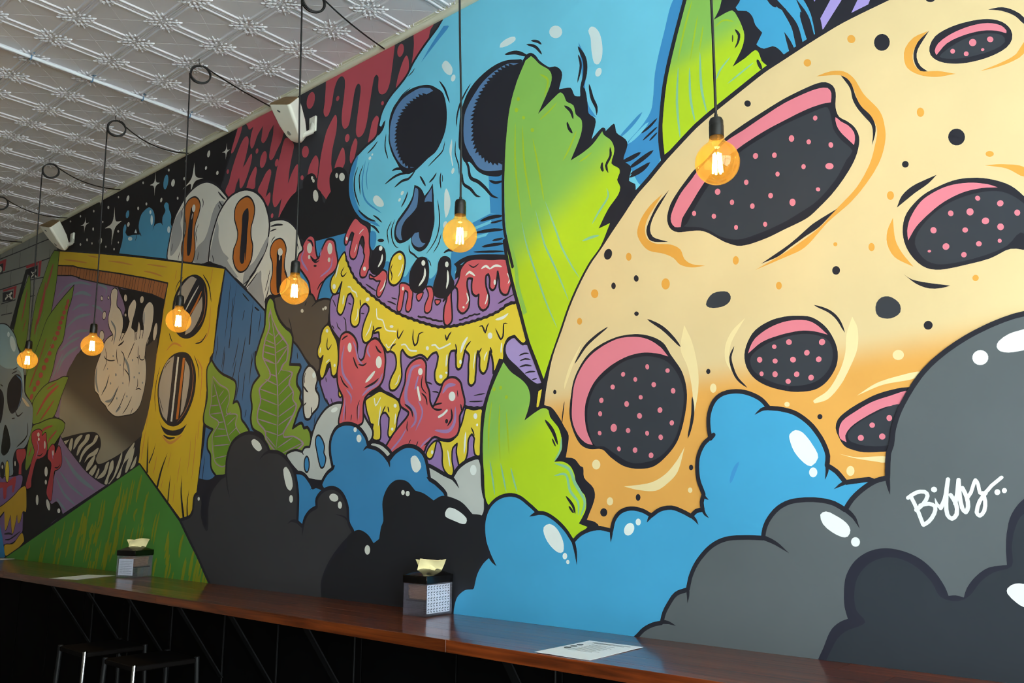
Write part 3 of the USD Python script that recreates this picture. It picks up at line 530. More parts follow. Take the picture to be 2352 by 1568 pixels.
t K 7.97 -3254,2579 -3212,2554 -3164,2525
t K 7.7 -3083,2464 -3044,2450 -3012,2434
t K 6.84 -3052,2476 -3007,2461
s K 8.91 -2856,2357 -2835,2349 -2814,2348 -2795,2339 -2774,2335 -2756,2325 -2735,2322 -2716,2314 -2695,2311
s K 7.74 -2584,2302 -2567,2301 -2553,2306 -2536,2304 -2524,2311 -2507,2310 -2493,2314 -2477,2310 -2461,2311
t K 6 -2355,2339 -2325,2346 -2295,2360
t K 5.97 -2356,2341 -2298,2357 -2254,2368
- tooth | shiny black and yellow oval teeth
f K -3157,2758 -3116,2734 -3101,2687 -3111,2641 -3143,2612 -3182,2611 -3217,2634 -3229,2677 -3215,2718 -3189,2749
e W -3144,2739,14,12,150
t W 15.1 -3130,2708 -3133,2676 -3161,2646
f YE/11.2 -3005,2695 -2973,2676 -2959,2639 -2969,2586 -2992,2547 -3035,2533 -3072,2557 -3077,2601 -3070,2647 -3049,2682
t K 7.81 -3048,2643 -3065,2616 -3051,2587 -3056,2558
e W -2997,2664,14,11,130
t W 8.58 -2974,2629 -2985,2597 -3009,2571
f K -2837,2638 -2807,2623 -2791,2582 -2789,2537 -2802,2494 -2837,2467 -2879,2470 -2916,2496 -2927,2540 -2920,2585 -2891,2622 -2867,2638
e W -2830,2606,15,12,131
t W 15.8 -2819,2583 -2819,2538 -2859,2499
f K -2685,2612 -2651,2593 -2642,2555 -2643,2519 -2620,2475 -2636,2442 -2668,2415 -2713,2419 -2748,2436 -2761,2471 -2751,2510 -2735,2543 -2730,2583 -2714,2609
e W -2672,2570,14,11,116
t W 14.5 -2666,2543 -2662,2494 -2672,2456
= painted_television | painted yellow boombox television with a blue side
f BS/11.6 -4615,2908! -4456,2793 -4320,2700 -4151,2576! -4140,2550 -4041,2465 -3832,2346 -3709,2228 -3630,2163 -3549,2029 -3511,1984 -3644,1864 -3974,1747 -4398,1785 -4610,1638 -4794,1641! -4745,1797 -4725,2020 -4700,2369!
t K 6.21 -4542,2813 -4550,2635 -4568,2460
v K 9.24 -4469,2780 -4493,2627 -4514,2403
t K 7.06 -4364,2612 -4374,2584 -4380,2550
v K 11.9 -4276,2663 -4286,2547 -4292,2397
t K 6.85 -4193,2572 -4196,2515 -4208,2459
t K 8.89 -4338,2451 -4355,2360 -4390,2233
t K 7.2 -4502,2709 -4504,2638 -4511,2579
t K 6.99 -4410,2455 -4428,2369 -4463,2274
t K 7.76 -4236,2356 -4252,2300 -4270,2222
t K 6.1 -4563,2424 -4574,2355 -4585,2286
t K 6.19 -4649,2501 -4648,2419 -4668,2345
t K 9.11 -4402,2718 -4353,2680 -4319,2655
t K 10.9 -4262,2614 -4230,2595 -4207,2582
t K 6.37 -3812,2298 -3805,2261
t K 7.92 -4423,2326 -4449,2231 -4495,2152
t K 8.8 -4386,2240 -4387,2167 -4405,2086
t K 6.79 -4320,2243 -4329,2162 -4333,2076
t K 6.78 -4257,2347 -4264,2252 -4272,2162
t K 8.1 -4560,2397 -4562,2332 -4572,2258
t K 6.67 -4284,2025 -4296,1978
t K 5.17 -3622,1957 -3627,1928 -3631,1885
t K 6.88 -4713,1779 -4722,1673 -4728,1595
t K 6.76 -4652,1602 -4664,1517
- television_panel | yellow front panel
p YB/12.2 -7280,3544 -6441,3356 -5868,3223 -5164,3049 -4615,2909 -4668,2667 -4689,2395 -4724,2365 -4751,1954 -4756,1753 -4778,1556 -4802,1474 -4853,1411 -4948,1395 -5545,1750 -5585,1760 -5547,1987 -5428,2567 -5341,2937 -5684,3032 -6119,3143 -6860,3322 -6965,3355 -7283,3418
t OY 11.4 -6322,3276 -6113,3226 -5878,3160
t OY 9.62 -5670,3129 -5519,3091 -5358,3050
t OY 11.6 -5713,3087 -5570,3049 -5419,2997
t OY 9.89 -6700,3390 -6496,3335
t OY 12.5 -7170,3447 -6947,3394 -6682,3328
t OY 7.81 -4763,2934 -4782,2832
t OY 9.4 -4758,2701 -4775,2516 -4901,2490
t OY 11.5 -5270,2491 -5193,2513 -5084,2478
t OY 8.26 -5349,2837 -5398,2618 -5428,2510
t OY 8.32 -5229,3011 -5246,2941
t OY 8.17 -5409,2507 -5449,2346
t OY 8.29 -4814,2325 -4809,2222 -4812,2120
t OY 10.9 -4887,2383 -4821,2317 -4814,2259
t OY 13.4 -5294,2476 -5211,2514 -5103,2492
t OY 8.04 -5463,2258 -5480,2127 -5498,1952
t OY 8.11 -4804,1997 -4812,1877
t OY 11.5 -5501,1967 -5516,1885 -5534,1767
t OY 9.37 -5317,1799 -5333,1728 -5352,1677
t OY 16.9 -5274,1925 -5152,1873 -5005,1916
t OY 7.52 -5134,1814 -5163,1715
t OY 7.35 -5002,1781 -5021,1679 -5029,1618
t OY 8.1 -4894,1886 -4895,1777 -4913,1669
t OY 8.07 -4835,1932 -4836,1815 -4852,1636
t OY 7.32 -5055,1618 -5062,1497
t OY 6.67 -5214,1649 -5231,1587
v K 20.9 -5457,1930 -5448,1817 -5433,1691
v K 12.9 -5344,1881 -5374,1814 -5419,1753
v K 23.6 -5177,1811 -5241,1708 -5282,1600
v K 15.6 -5118,1673 -5125,1578 -5128,1509
v K 22.5 -4974,1670 -4967,1557 -4917,1410
v K 14.3 -4873,1584 -4885,1497 -4874,1418
- television_dial | upper round dial
f K -4993,2935 -4896,2898 -4831,2836 -4804,2751 -4808,2654 -4855,2577 -4939,2533 -5031,2525 -5129,2553 -5208,2615 -5248,2709 -5245,2807 -5193,2879 -5112,2927
f GW -4955,2900! -5026,2927 -5109,2904 -5180,2854 -5216,2793 -5224,2728 -5182,2678 -5120,2735 -5030,2830
f GW -4872,2774! -4862,2696 -4902,2625 -4977,2567 -5060,2552! -5029,2634 -4932,2728
t WH 15.1 -4919,2853 -5006,2778 -5085,2703
t OS 21.9 -4881,2810 -4949,2730 -5025,2668
t K 10.4 -4882,2917 -4798,2830 -4754,2717
t K 8.24 -5136,2945 -5206,2908 -5232,2858
t K 10.2 -4780,2529 -4843,2483 -4920,2479
t K 8.97 -5271,2593 -5249,2559 -5217,2524
t BRN 8.63 -4856,2840 -4826,2733 -4845,2630 -4905,2583
- television_dial | lower round dial
f K -5092,2446 -5000,2425 -4934,2371 -4887,2291 -4880,2207 -4901,2127 -4957,2048 -5032,1991 -5124,1975 -5223,1998 -5313,2063 -5360,2162 -5374,2251 -5346,2336 -5275,2408 -5192,2442
f GW -5181,2432! -5275,2403 -5331,2326 -5357,2240 -5340,2152 -5281,2057 -5216,2014! -5199,2192 -5188,2355
f GW -5033,2390! -4980,2342 -4961,2290 -4974,2174 -5010,2072 -5047,2037! -5042,2179 -5031,2347
p WH -5136,2421 -5114,2416 -5145,2006 -5168,2009
p OS -5065,2406 -5035,2401 -5070,2018 -5100,2018
f K -5331,2034! -5274,1984 -5146,1951 -5027,1957 -4956,1980! -5023,1924 -5132,1917 -5241,1943
t K 14.4 -5252,1927 -5174,1903 -5092,1903
t K 8.03 -5364,2382 -5401,2275 -5405,2183 -5375,2082
t K 7.57 -4924,2406 -4862,2322 -4842,2243
t K 6.22 -5226,2407 -5280,2382 -5299,2355
t K 6.13 -5345,2183 -5309,2123 -5270,2073
t BRN 8.44 -4961,2382 -4916,2269 -4929,2149 -4991,2059 -5084,1998
= painted_screen_picture | painted picture inside the yellow television of a cream claw over zebra ground
f LVD -7293,3333 -6877,3248 -6188,3060 -5908,2996 -5981,2813 -6112,2653 -6572,2675 -6794,2571 -6900,2478 -6923,2298 -6967,2151 -7165,2211 -7402,2336 -7415,2965
t TF2 22.5 -7261,3137 -7062,3204 -6802,3192 -6569,3132
t TF2 27.4 -6911,3109 -6746,3103 -6564,3048
t TF2 21.8 -6910,2985 -6763,3005 -6587,2981
t TF2 25 -7010,2855 -6805,2911 -6535,2904
t TF2 21.5 -6962,2759 -6781,2798 -6533,2775
t TF2 20.9 -6537,2971 -6387,2923 -6322,2883
t TF2 20.9 -6487,3133 -6300,3061 -6313,3012
t TF2 23.9 -7076,2682 -6892,2729 -6708,2748
t TF2 32.6 -7101,2503 -6983,2618 -6718,2677
t TF2 21.9 -7186,2468 -7091,2577 -7005,2658
f BK -6113,3047 -6042,3015 -5878,2981 -5668,2934 -5515,2886 -5366,2828! -5423,2479 -5492,2440 -5689,2461 -5963,2573 -5923,2759 -5977,2887
f TVD>TVL:-6487,2264:-6565,2071 -6706,2624 -6794,2571 -6899,2473 -6952,2311 -6967,2151 -6921,2006 -6864,1978 -6549,1998 -6295,1997 -6210,1962 -6175,1894 -6236,1812 -6183,1768 -6056,1783 -5562,1931 -5428,2567 -5604,2544 -5906,2689 -6333,2646
- claw | cream claw with dark creases
f HW/8.62 -6310,2563 -6371,2471 -6374,2387 -6350,2307 -6286,2270 -6231,2219 -6146,2177 -6096,2140 -5970,2092 -5825,2088 -5696,2095 -5615,2137 -5571,2223 -5552,2311 -5560,2402 -5601,2520 -5553,2583 -5644,2664 -5824,2664 -6037,2692 -6229,2667
f HW/7.6 -5725,2734 -5691,2680 -5695,2588 -5691,2476 -5725,2499 -5739,2640
f HW/7.55 -5586,2851 -5522,2809 -5511,2724 -5533,2636 -5586,2551 -5600,2457 -5671,2474 -5654,2606 -5645,2674 -5672,2747 -5659,2815
f HW/7.81 -5824,2905 -5786,2873 -5789,2821 -5822,2745 -5830,2704! -5774,2668 -5761,2596 -5803,2489 -6017,2522 -5982,2623 -5893,2707 -5870,2752! -5905,2804 -5899,2861
f HW/8.01 -6155,3041 -6104,3011 -6098,2906 -6030,2857 -5979,2791 -5968,2717 -6004,2626 -6035,2505 -6226,2535 -6165,2621 -6122,2655 -6123,2689 -6189,2747 -6226,2826 -6199,2921 -6214,2999 -6198,3031
f HW -6227,2657 -6255,2572 -6111,2507 -5693,2485 -5608,2562 -5654,2605 -5813,2601 -5920,2629 -6068,2628
t GSH 25 -6351,2484 -6343,2375 -6283,2282
t GSH 17.6 -6137,2385 -6163,2320 -6216,2281
t GSH 22.1 -5975,2294 -6056,2216 -6163,2210
t GSH 21.7 -5898,2157 -5975,2121
t GSH 26.6 -5909,2504 -5827,2420 -5795,2324
t GSH 19.9 -6177,2804 -6085,2718 -6098,2613
t GSH 17.1 -5655,2792 -5644,2697
t K 9.64 -5971,2559 -5910,2509 -5904,2363
t K 9.42 -5894,2423 -5800,2353 -5798,2283
t K 10.8 -6124,2403 -6163,2325 -6233,2258
t K 10.5 -5957,2306 -6035,2214 -6112,2168
t K 9.4 -5844,2255 -5902,2176 -5965,2125
t K 9.27 -5737,2218 -5795,2150 -5867,2100
t K 7.34 -5712,2135 -5744,2089
t K 8.81 -6038,2581 -6034,2528 -5995,2461
t K 8.94 -6229,2608 -6192,2501 -6235,2438
t K 8.47 -5701,2564 -5697,2508 -5677,2423
t K 8.31 -5677,2332 -5668,2281 -5693,2254
t K 7.36 -5693,2254 -5650,2261 -5604,2247
t K 14.6 -6020,2598 -5959,2610 -5930,2625
t K 11.5 -5854,2484 -5803,2544 -5761,2595
e GSH -6019,2390,14,10,154 -5774,2468,10,8,144 -6088,2531,10,7,146 -6165,2447,9,6,157 -6094,2335,12,8,156 -5896,2319,10,7,156 -5728,2345,10,8,144 -5658,2366,10,7,154 -5972,2218,10,8,148 -5817,2220,10,7,157 -5597,2295,9,7,154 -5962,2453,9,6,156
e HW/6 -5964,2936,34,24,130 -5704,2883,32,27,153 -6302,2859,33,29,129 -6371,2998,24,16,145 -5942,2809,19,13,152 -5469,2627,62,29,83 -6315,2708,48,35,138 -6255,2985,16,11,138
- zebra_ground | black and cream zebra stripes
f K -6878,1984! -6550,2003 -6295,2000 -6199,1961 -6169,1894 -6234,1802 -6189,1770 -6056,1783 -5807,1843 -5563,1935! -5584,1747 -6023,1612! -6136,1641 -6375,1720 -6610,1833
f ZB -6833,1957! -6730,1968! -6790,1932!
f ZB -6711,1966 -6670,1972 -6666,1924 -6685,1875 -6731,1887
f ZB -6624,1957 -6547,1988 -6497,1987 -6540,1953 -6640,1889
f ZB -6576,1844 -6553,1905 -6458,1954 -6435,1985 -6370,1985 -6387,1946 -6492,1893 -6552,1844
f ZB -6518,1794 -6494,1849 -6423,1900 -6315,1929 -6268,1975 -6226,1968 -6258,1926 -6374,1883 -6457,1838 -6499,1791
f ZB -6423,1786 -6375,1835 -6290,1861 -6203,1884 -6230,1840 -6350,1820
f ZB -6388,1728 -6364,1777 -6249,1833 -6273,1775 -6362,1725
f ZB -6337,1703 -6227,1767 -6209,1745 -6267,1689
f ZB -6225,1675 -6167,1742 -6159,1716 -6197,1672
f ZB -6185,1667 -6087,1724 -6063,1765 -6012,1777 -6059,1691 -6141,1667
f ZB -6059,1633 -6018,1695 -5990,1772 -5949,1787 -5938,1729 -5993,1676 -6015,1626
f ZB -5999,1626 -5930,1675 -5883,1755 -5822,1841 -5820,1798 -5883,1696 -5979,1628
f ZB -5877,1667 -5801,1753 -5754,1828 -5646,1897 -5692,1812 -5791,1753 -5827,1671
f ZB -5752,1700 -5726,1778 -5641,1866 -5658,1785 -5721,1706
f ZB -5681,1721 -5602,1807 -5613,1746
- television_grille | brown slatted grille strip
p BRN/8.6 -7283,3418 -6965,3355 -6860,3322 -6119,3143 -5684,3032 -5341,2937 -5375,2830 -5565,2899 -5878,2981 -6216,3069 -6841,3233 -6811,3231 -6974,3279 -7279,3333
s K 5.32 -7189,3399 -7187,3317
s K 4.53 -7114,3385 -7113,3304
s K 5.62 -7048,3372 -7048,3292
s K 6.71 -7003,3363 -7004,3284
s K 4.44 -6932,3345 -6934,3265
s K 6.61 -6876,3327 -6880,3247
s K 6.2 -6814,3311 -6820,3228
s K 4.34 -6736,3292 -6744,3208
s K 6.11 -6685,3280 -6694,3195
s K 6.42 -6624,3265 -6633,3179
s K 5.67 -6568,3252 -6579,3164
s K 6.34 -6513,3238 -6525,3150
s K 5.59 -6441,3221 -6453,3131
s K 4.86 -6396,3210 -6410,3120
s K 4.14 -6333,3195 -6348,3104
s K 4.45 -6280,3182 -6295,3090
s K 4.77 -6229,3170 -6245,3077
s K 4.05 -6163,3154 -6180,3060
s K 4.03 -6123,3144 -6141,3049
s K 4.68 -6076,3132 -6094,3037
s K 5.96 -6005,3114 -6024,3019
s K 4.61 -5961,3103 -5981,3007
s K 4.91 -5902,3088 -5922,2992
s K 5.2 -5859,3077 -5879,2981
s K 5.83 -5819,3067 -5840,2971
s K 4.82 -5769,3054 -5790,2958
s K 4.78 -5703,3037 -5726,2941
s K 5.4 -5667,3028 -5690,2931
s K 5.04 -5609,3011 -5632,2916
s K 5.65 -5579,3003 -5602,2908
s K 4.99 -5533,2991 -5557,2896
s K 3.71 -5470,2973 -5497,2874
s K 5.23 -5432,2963 -5462,2861
s K 3.98 -5394,2952 -5426,2848
= painted_swirl | painted lilac and teal striped sweep at the far left
f LVD/7.01 -6907,2001! -6803,1935 -6610,1833 -6375,1720 -6136,1641 -6024,1617! -6723,1414 -7020,1331 -6990,1531 -6947,1733 -6881,1832 -6941,1926
t TF2 34.1 -6809,1850 -6545,1700 -6201,1584
t TF2 22.5 -6858,1731 -6649,1628 -6383,1538
t TF2 22.6 -6925,1692 -6745,1566 -6522,1483
t TF2 21.6 -6875,1531 -6776,1482 -6668,1439
= painted_striped_leaf | painted tall striped green leaves with red centres at the far left
f GO2/9.93 -7922,3462! -7874,3382 -7839,3199 -7824,3021 -7829,2867 -7909,2761 -8172,2976 -8165,3009 -8082,3237 -8004,3356
t RL 30.9 -7935,3333 -7960,3188 -8000,3046
t RL 18.2 -7895,3061 -7943,2950
f GO2/9.41 -7390,3569! -7284,3543! -7279,3392 -7281,3280 -7312,3117 -7342,3010 -7401,2907 -7516,2566 -7712,2416 -7772,2648 -7751,2857 -7730,3066 -7683,3233 -7583,3361 -7464,3523
t RL 39.3 -7385,3457 -7437,3352 -7496,3243
t RL 65.3 -7515,3320 -7546,3154 -7616,2964
t RL 29.5 -7630,3023 -7654,2884
t GO2 15.5 -7522,3350 -7561,3213 -7607,3106
t TF 9.39 -7472,3085 -7608,2935 -7611,2829
f GO2/8.98 -6910,3192! -6931,3085 -6987,2986 -7029,2767 -7130,2688 -7188,2533 -7260,2438 -7413,2380 -7564,2299! -7730,2401 -7750,2448 -7749,2561 -7680,2639 -7524,2829 -7418,2976 -7295,3048 -7110,3124
e RL -7005,3069,29,22,-174 -7022,3028,34,21,173 -7060,2991,36,19,170 -7084,2951,39,18,169 -7116,2917,42,18,169 -7133,2876,42,18,169 -7157,2836,45,18,169 -7202,2798,46,18,170
e RL -7244,2742,46,19,170 -7285,2687,46,19,171 -7335,2635,46,20,172 -7377,2579,47,22,172 -7427,2523,47,23,173 -7475,2462,45,24,175 -7536,2418,39,23,178 -7586,2358,37,24,-177
t RL 40 -7382,2828 -7530,2623 -7657,2434
t GO2 17.2 -7367,2882 -7500,2675 -7630,2499
t TF 10.1 -7178,2835 -7277,2738 -7407,2643
f GO2/8.66 -6850,2453! -6949,2467 -7076,2453 -7287,2435 -7467,2368 -7548,2292 -7491,2125 -7086,2156 -6954,2322
t RL 32.8 -7026,2406 -7260,2325 -7449,2187
t RL 21.6 -7092,2296 -7209,2225 -7354,2144
t RL 13.1 -7071,2431 -7276,2391
f GO2/8.5 -7500,2105 -7351,2129 -7164,2150 -7018,2146 -6909,2124 -6837,2094! -6853,2044 -6920,2001 -7010,1944 -7156,1893 -7415,1828 -7538,1751 -7574,1779 -7564,1962
t RL 21.5 -7071,2092 -7266,2066 -7372,1991
t RL 21.1 -6983,2051 -7124,1980 -7165,1930
t RL 21.7 -7474,1947 -7524,1863
= painted_black_blob | painted black blob with white glints at the far left
f BK -7332,1831 -7131,1845 -7051,1786 -7081,1582 -6968,1491 -6869,1506 -6785,1467 -6729,1414! -7442,1183 -7501,1260 -7498,1425 -7486,1556 -7509,1638 -7397,1647 -7387,1716
e WH -7125,1736,42,30,122 -7111,1654,23,17,153 -7253,1518,43,26,-67 -7024,1481,57,25,139 -6809,1438,28,17,172
= painted_bone | painted red bone pair at the far left
f PRD/7.49 -7500,2051 -7435,2075 -7338,2078 -7276,2050 -7280,2024 -7206,2044 -7171,1982 -7144,1908 -7176,1862 -7279,1839 -7346,1831 -7408,1690 -7404,1619 -7524,1614 -7479,1744 -7435,1850 -7406,1902 -7484,1986
f PRD/7.17 -7049,1946 -6999,1928 -6981,1876 -6928,1928 -6883,1908 -6834,1821 -6842,1771 -6911,1742 -6960,1733 -6962,1632 -6973,1511 -7079,1572 -7039,1735 -7040,1796 -7117,1840 -7118,1902
f PRD -7807,1928 -7621,1929 -7593,1876 -7661,1802 -7650,1705 -7706,1722 -7721,1804 -7789,1861
t LX 12.8 -7372,1991 -7328,1926 -7364,1847
t LX 11.4 -7052,1899 -7008,1826
e WH -7355,2035,27,17,162 -7338,1997,20,13,163 -7202,1946,33,16,-71 -7020,1877,22,12,-69
t K 10.6 -7341,1868 -7272,1865 -7222,1885
t K 9.13 -6968,1764 -6903,1762 -6858,1786
= painted_skull | painted small grey-blue skull cut by the left edge of the picture
f SG/10.6 -8541,3103 -8363,3072 -8173,2980 -8070,2897 -8042,2852 -7956,2766 -7819,2596 -7765,2449 -7735,2390 -7543,2276 -7519,2181 -7519,2068 -7619,1948 -7809,1933 -7866,1863 -7843,1724 -8822,1713 -12064,2770 -10579,3304
f SGD -8788,2755 -8247,2662 -7913,2605 -7781,2450 -7735,2390 -7543,2276 -7512,2153 -7519,2068 -7619,1948 -7809,1933 -7866,1863 -7843,1724 -8822,1713
f K -8001,2585 -7868,2549 -7808,2453 -7809,2340 -7885,2272 -8002,2246 -8098,2304 -8162,2407 -8156,2512
t BR 17.4 -7983,2578 -7841,2507 -7819,2369 -7871,2276
f K -8468,2504 -8327,2480 -8235,2401 -8221,2283 -8257,2181 -8424,2238
t K 13.8 -7940,2276 -7855,2216 -7740,2239
t K 12 -8100,2601 -7977,2612
t K 10.8 -8078,2633 -7970,2643
t K 10.4 -7990,2202 -7913,2203
t K 11 -8358,2530 -8285,2506
e W2 -8151,2871,105,45,139 -8284,2972,34,22,150
f SGL -7804,2368 -7739,2351 -7603,2280 -7679,2291
f NV -8137,2158 -8039,2096 -7959,1979 -7991,1923 -8093,1893 -8168,1930 -8169,2045
t NV 16.7 -7613,2150 -7599,2040 -7813,1950
f PUD/7.67 -8813,1683 -7824,1713 -7616,1715 -7606,1650 -7706,1554 -7914,1483 -8717,1386
f PRD -8633,1680 -7965,1666 -7762,1706 -7767,1587 -7803,1581 -7820,1642! -7936,1615 -7937,1538 -7989,1527 -8032,1622! -8605,1592
e YE/7 -7971,1754,97,45,-70
e K -8089,1768,80,53,-58 -7809,1795,71,40,-66
e WH -8097,1796,21,15,150 -7807,1817,24,14,-64
f YED/7.53 -7627,1615 -7520,1626 -7483,1556 -7459,1425 -7528,1422 -7569,1338 -7615,1332 -7648,1395! -7690,1256 -7719,1243 -7793,1393! -7846,1287 -7890,1268 -7951,1421! -8041,1378 -8457,1280 -8506,1435 -8065,1462 -7907,1504 -7756,1557
f PUD -8548,1272 -8037,1366 -7941,1415! -7882,1268 -7844,1281 -7792,1390! -7719,1243 -7683,1261 -7647,1392! -7607,1332 -7563,1344 -7528,1419 -7504,1328 -7503,1266 -7655,1188 -7858,1155 -8511,1155
t K 16 -7899,1239 -7785,1247 -7701,1238
t K 12.7 -7869,1193 -7756,1202 -7535,1271
f YED/6.29 -7865,1149 -7667,1173 -7501,1260 -7444,1191 -7808,1064
p BL2 -8566,1328 -8025,1325 -7922,1203 -7816,1052 -8470,1024
= painted_veined_leaf | painted tall green leaf with lilac veins
f LL/20.3 -4103,2646! -4068,2621 -4041,2560 -3995,2496 -3934,2446 -3884,2416 -3862,2381 -3867,2304 -3877,2237! -3783,2225! -3775,2211 -3802,2169 -3802,2124 -3764,2081 -3769,2046 -3748,2018 -3778,1976 -3820,1891! -3743,1913 -3718,1885 -3689,1888 -3657,1848 -3660,1788 -3873,1748 -4040,1767 -4098,1865 -4203,1912 -4230,1965 -4225,2035 -4244,2102 -4229,2158 -4165,2204! -4214,2270 -4222,2343 -4220,2321 -4177,2411 -4142,2479 -4140,2550 -4130,2621
i GLF 5.55 -4103,2646! -4068,2621 -4041,2560 -3995,2496 -3934,2446 -3884,2416 -3862,2381 -3867,2304 -3877,2237! -3783,2225! -3775,2211 -3802,2169 -3802,2124 -3764,2081 -3769,2046 -3748,2018 -3778,1976 -3820,1891! -3743,1913 -3718,1885 -3689,1888 -3657,1848 -3660,1788 -3873,1748 -4040,1767 -4098,1865 -4203,1912 -4230,1965 -4225,2035 -4244,2102 -4229,2158 -4165,2204! -4214,2270 -4222,2343 -4220,2321 -4177,2411 -4142,2479 -4140,2550 -4130,2621
f LL -4093,2582! -4062,2515 -4006,2446 -3937,2386 -3897,2340 -3902,2263 -3925,2249 -3946,2219 -3842,2191 -3868,2135 -3825,2086 -3826,2046 -3789,2012 -3825,1949 -3899,1873! -3898,1855 -3798,1850 -3712,1803 -3880,1749 -3960,1769 -4072,1846 -4084,1887 -4165,1947 -4170,2003 -4147,2066 -4167,2133 -4065,2194 -4131,2285 -4151,2313 -4135,2406 -4099,2473 -4110,2536
f GLD -4086,2552! -4061,2501 -4014,2438 -3952,2383 -3909,2341 -3914,2264 -3941,2251 -3962,2221 -3857,2188 -3880,2136 -3836,2083 -3837,2047 -3803,2009 -3837,1954 -3911,1874! -3897,1846 -3805,1844 -3730,1804 -3889,1753 -3953,1773 -4060,1850 -4072,1891 -4153,1951 -4158,2002 -4135,2065 -4153,2128 -4052,2193 -4119,2284 -4138,2312 -4122,2405 -4087,2471 -4100,2525
t LL 10.2 -4092,2567 -4034,2394 -4000,2196 -3988,2155 -3967,2016 -3959,1881 -3965,1774
t LL 7.57 -4017,2257 -4142,2305
t LL 7.47 -3990,2183 -4074,2209
t LL 7.46 -3986,2136 -4113,2182
t LL 7.46 -3981,2081 -4167,2133
t LL 7.42 -3972,2026 -4161,2082
t LL 7.38 -3966,1964 -4164,2021
t LL 7.36 -3966,1917 -4175,1966
t LL 7.27 -3961,1865 -4085,1894
t LL 7.24 -3967,1796 -4074,1868
t LL 7.44 -3997,2252 -3887,2355
t LL 7.41 -3987,2191 -3932,2245
t LL 7.32 -3978,2131 -3853,2187
t LL 7.29 -3973,2076 -3853,2142
t LL 7.24 -3967,2019 -3826,2091
t LL 7.19 -3962,1960 -3793,2022
t LL 7.17 -3962,1912 -3826,1962
t LL 7.16 -3957,1858 -3891,1873
t LL 7.09 -3955,1793 -3816,1843
t LL 7 -3905,1763 -3720,1812
t LL 7.63 -4032,2370 -4130,2406
t LL 7.62 -4022,2345 -4149,2382
t LL 7.59 -4018,2305 -4141,2340
t LL 7.56 -4013,2256 -4136,2293
t LL 7.58 -4043,2399 -3981,2434
t LL 7.52 -4023,2359 -3938,2395
t LL 7.47 -4019,2317 -3902,2345
t LL 8.38 -4005,2255 -3908,2327
t LL 6.7 -4053,2419 -4105,2445
= painted_veined_leaf | painted short green leaf with lilac veins beside the yellow panel
f LL/19.6 -4708,2352! -4643,2295 -4571,2253 -4475,2219 -4417,2189 -4411,2135 -4430,2069! -4386,2075 -4345,2024 -4330,1971 -4283,1935 -4243,1886 -4396,1761 -4457,1668 -4566,1656! -4628,1705 -4647,1784 -4685,1820 -4688,1879 -4637,1931! -4743,1971 -4755,2022 -4728,2121 -4751,2301
i GLF 4.91 -4708,2352! -4643,2295 -4571,2253 -4475,2219 -4417,2189 -4411,2135 -4430,2069! -4386,2075 -4345,2024 -4330,1971 -4283,1935 -4243,1886 -4396,1761 -4457,1668 -4566,1656! -4628,1705 -4647,1784 -4685,1820 -4688,1879 -4637,1931! -4743,1971 -4755,2022 -4728,2121 -4751,2301
f GLD -4674,2232! -4601,2186 -4493,2142 -4477,2082 -4488,2020! -4387,1998 -4399,1951 -4320,1876 -4419,1809 -4481,1716 -4586,1748 -4616,1841 -4632,1891 -4574,1962 -4682,2023 -4676,2097
s LL 6.87 -4676,2248 -4593,2195 -4495,2152 -4474,2092 -4498,2020 -4378,1998 -4389,1941 -4330,1886
s LL 6.91 -4684,2238 -4676,2097 -4687,2023 -4575,1966 -4633,1901 -4636,1847 -4595,1743 -4516,1708 -4462,1716
t LL 10.8 -4673,2227 -4590,2091 -4521,1983 -4464,1883 -4422,1833
t LL 7.02 -4587,2071 -4683,2073
t LL 6.97 -4544,2023 -4687,2023
t LL 6.89 -4519,1968 -4584,1967
t LL 6.86 -4496,1923 -4589,1931
t LL 6.83 -4464,1888 -4622,1886
t LL 6.8 -4440,1834 -4625,1832
t LL 6.75 -4451,1772 -4597,1758
t LL 6.99 -4593,2120 -4541,2156
t LL 6.93 -4568,2069 -4491,2122
t LL 6.84 -4513,1997 -4443,2021
t LL 6.78 -4480,1946 -4394,1989
t LL 6.73 -4455,1887 -4370,1931
t LL 7.06 -4623,2133 -4670,2127
= painted_popcorn | painted white popcorn puff between leaf and burger
f WH/13.1 -3693,2214 -3639,2180 -3619,2130 -3632,2088 -3599,2046 -3603,1990 -3651,1955 -3671,1932 -3708,1935 -3725,1964 -3737,2022 -3743,2097 -3748,2159 -3729,2197
t K 10.6 -3740,2110 -3712,2083 -3693,2073
t K 8.72 -3614,2095 -3631,2074
t K 8.69 -3661,1994 -3656,1951
t K 7.92 -3732,2004 -3707,2020
t K 6.24 -3724,2184 -3736,2154 -3730,2122
e W -3651,2159,16,14,131
= painted_ghost | painted pale ghost with blue hollow eyes
f WC/12.8 -3409,1997 -3518,1984 -3598,1926 -3637,1864 -3660,1788! -3703,1786 -3724,1765! -3791,1776 -3865,1752 -3776,1676 -3661,1624 -3452,1620 -3422,1688 -3171,1796 -3154,1839 -3208,1902 -3235,1932
f BL2/9.23 -3585,1844 -3555,1822 -3532,1783 -3536,1754 -3517,1724 -3531,1683 -3555,1679 -3575,1709! -3593,1756 -3611,1807 -3606,1837
e BL2/9 -3678,1699,41,22,97
e W -3464,1965,28,12,-172
t K 7.75 -3724,1765 -3711,1749
= painted_pyramid | painted striped green triangle behind the far napkin box
p GN/10.1 -5546,1752 -4391,1047 -4376,919 -8446,586 -8543,891 -7825,1052
t GS2 24.5 -5479,1225 -5499,1161 -5513,1097
t GS2 27.5 -6352,1431 -6378,1379 -6377,1336
t GS2 25.7 -5870,1237 -5890,1199 -5893,1147
t GS2 24.2 -6400,1272 -6446,1166 -6465,1047
t GS2 31 -5501,1686 -5534,1588 -5556,1498
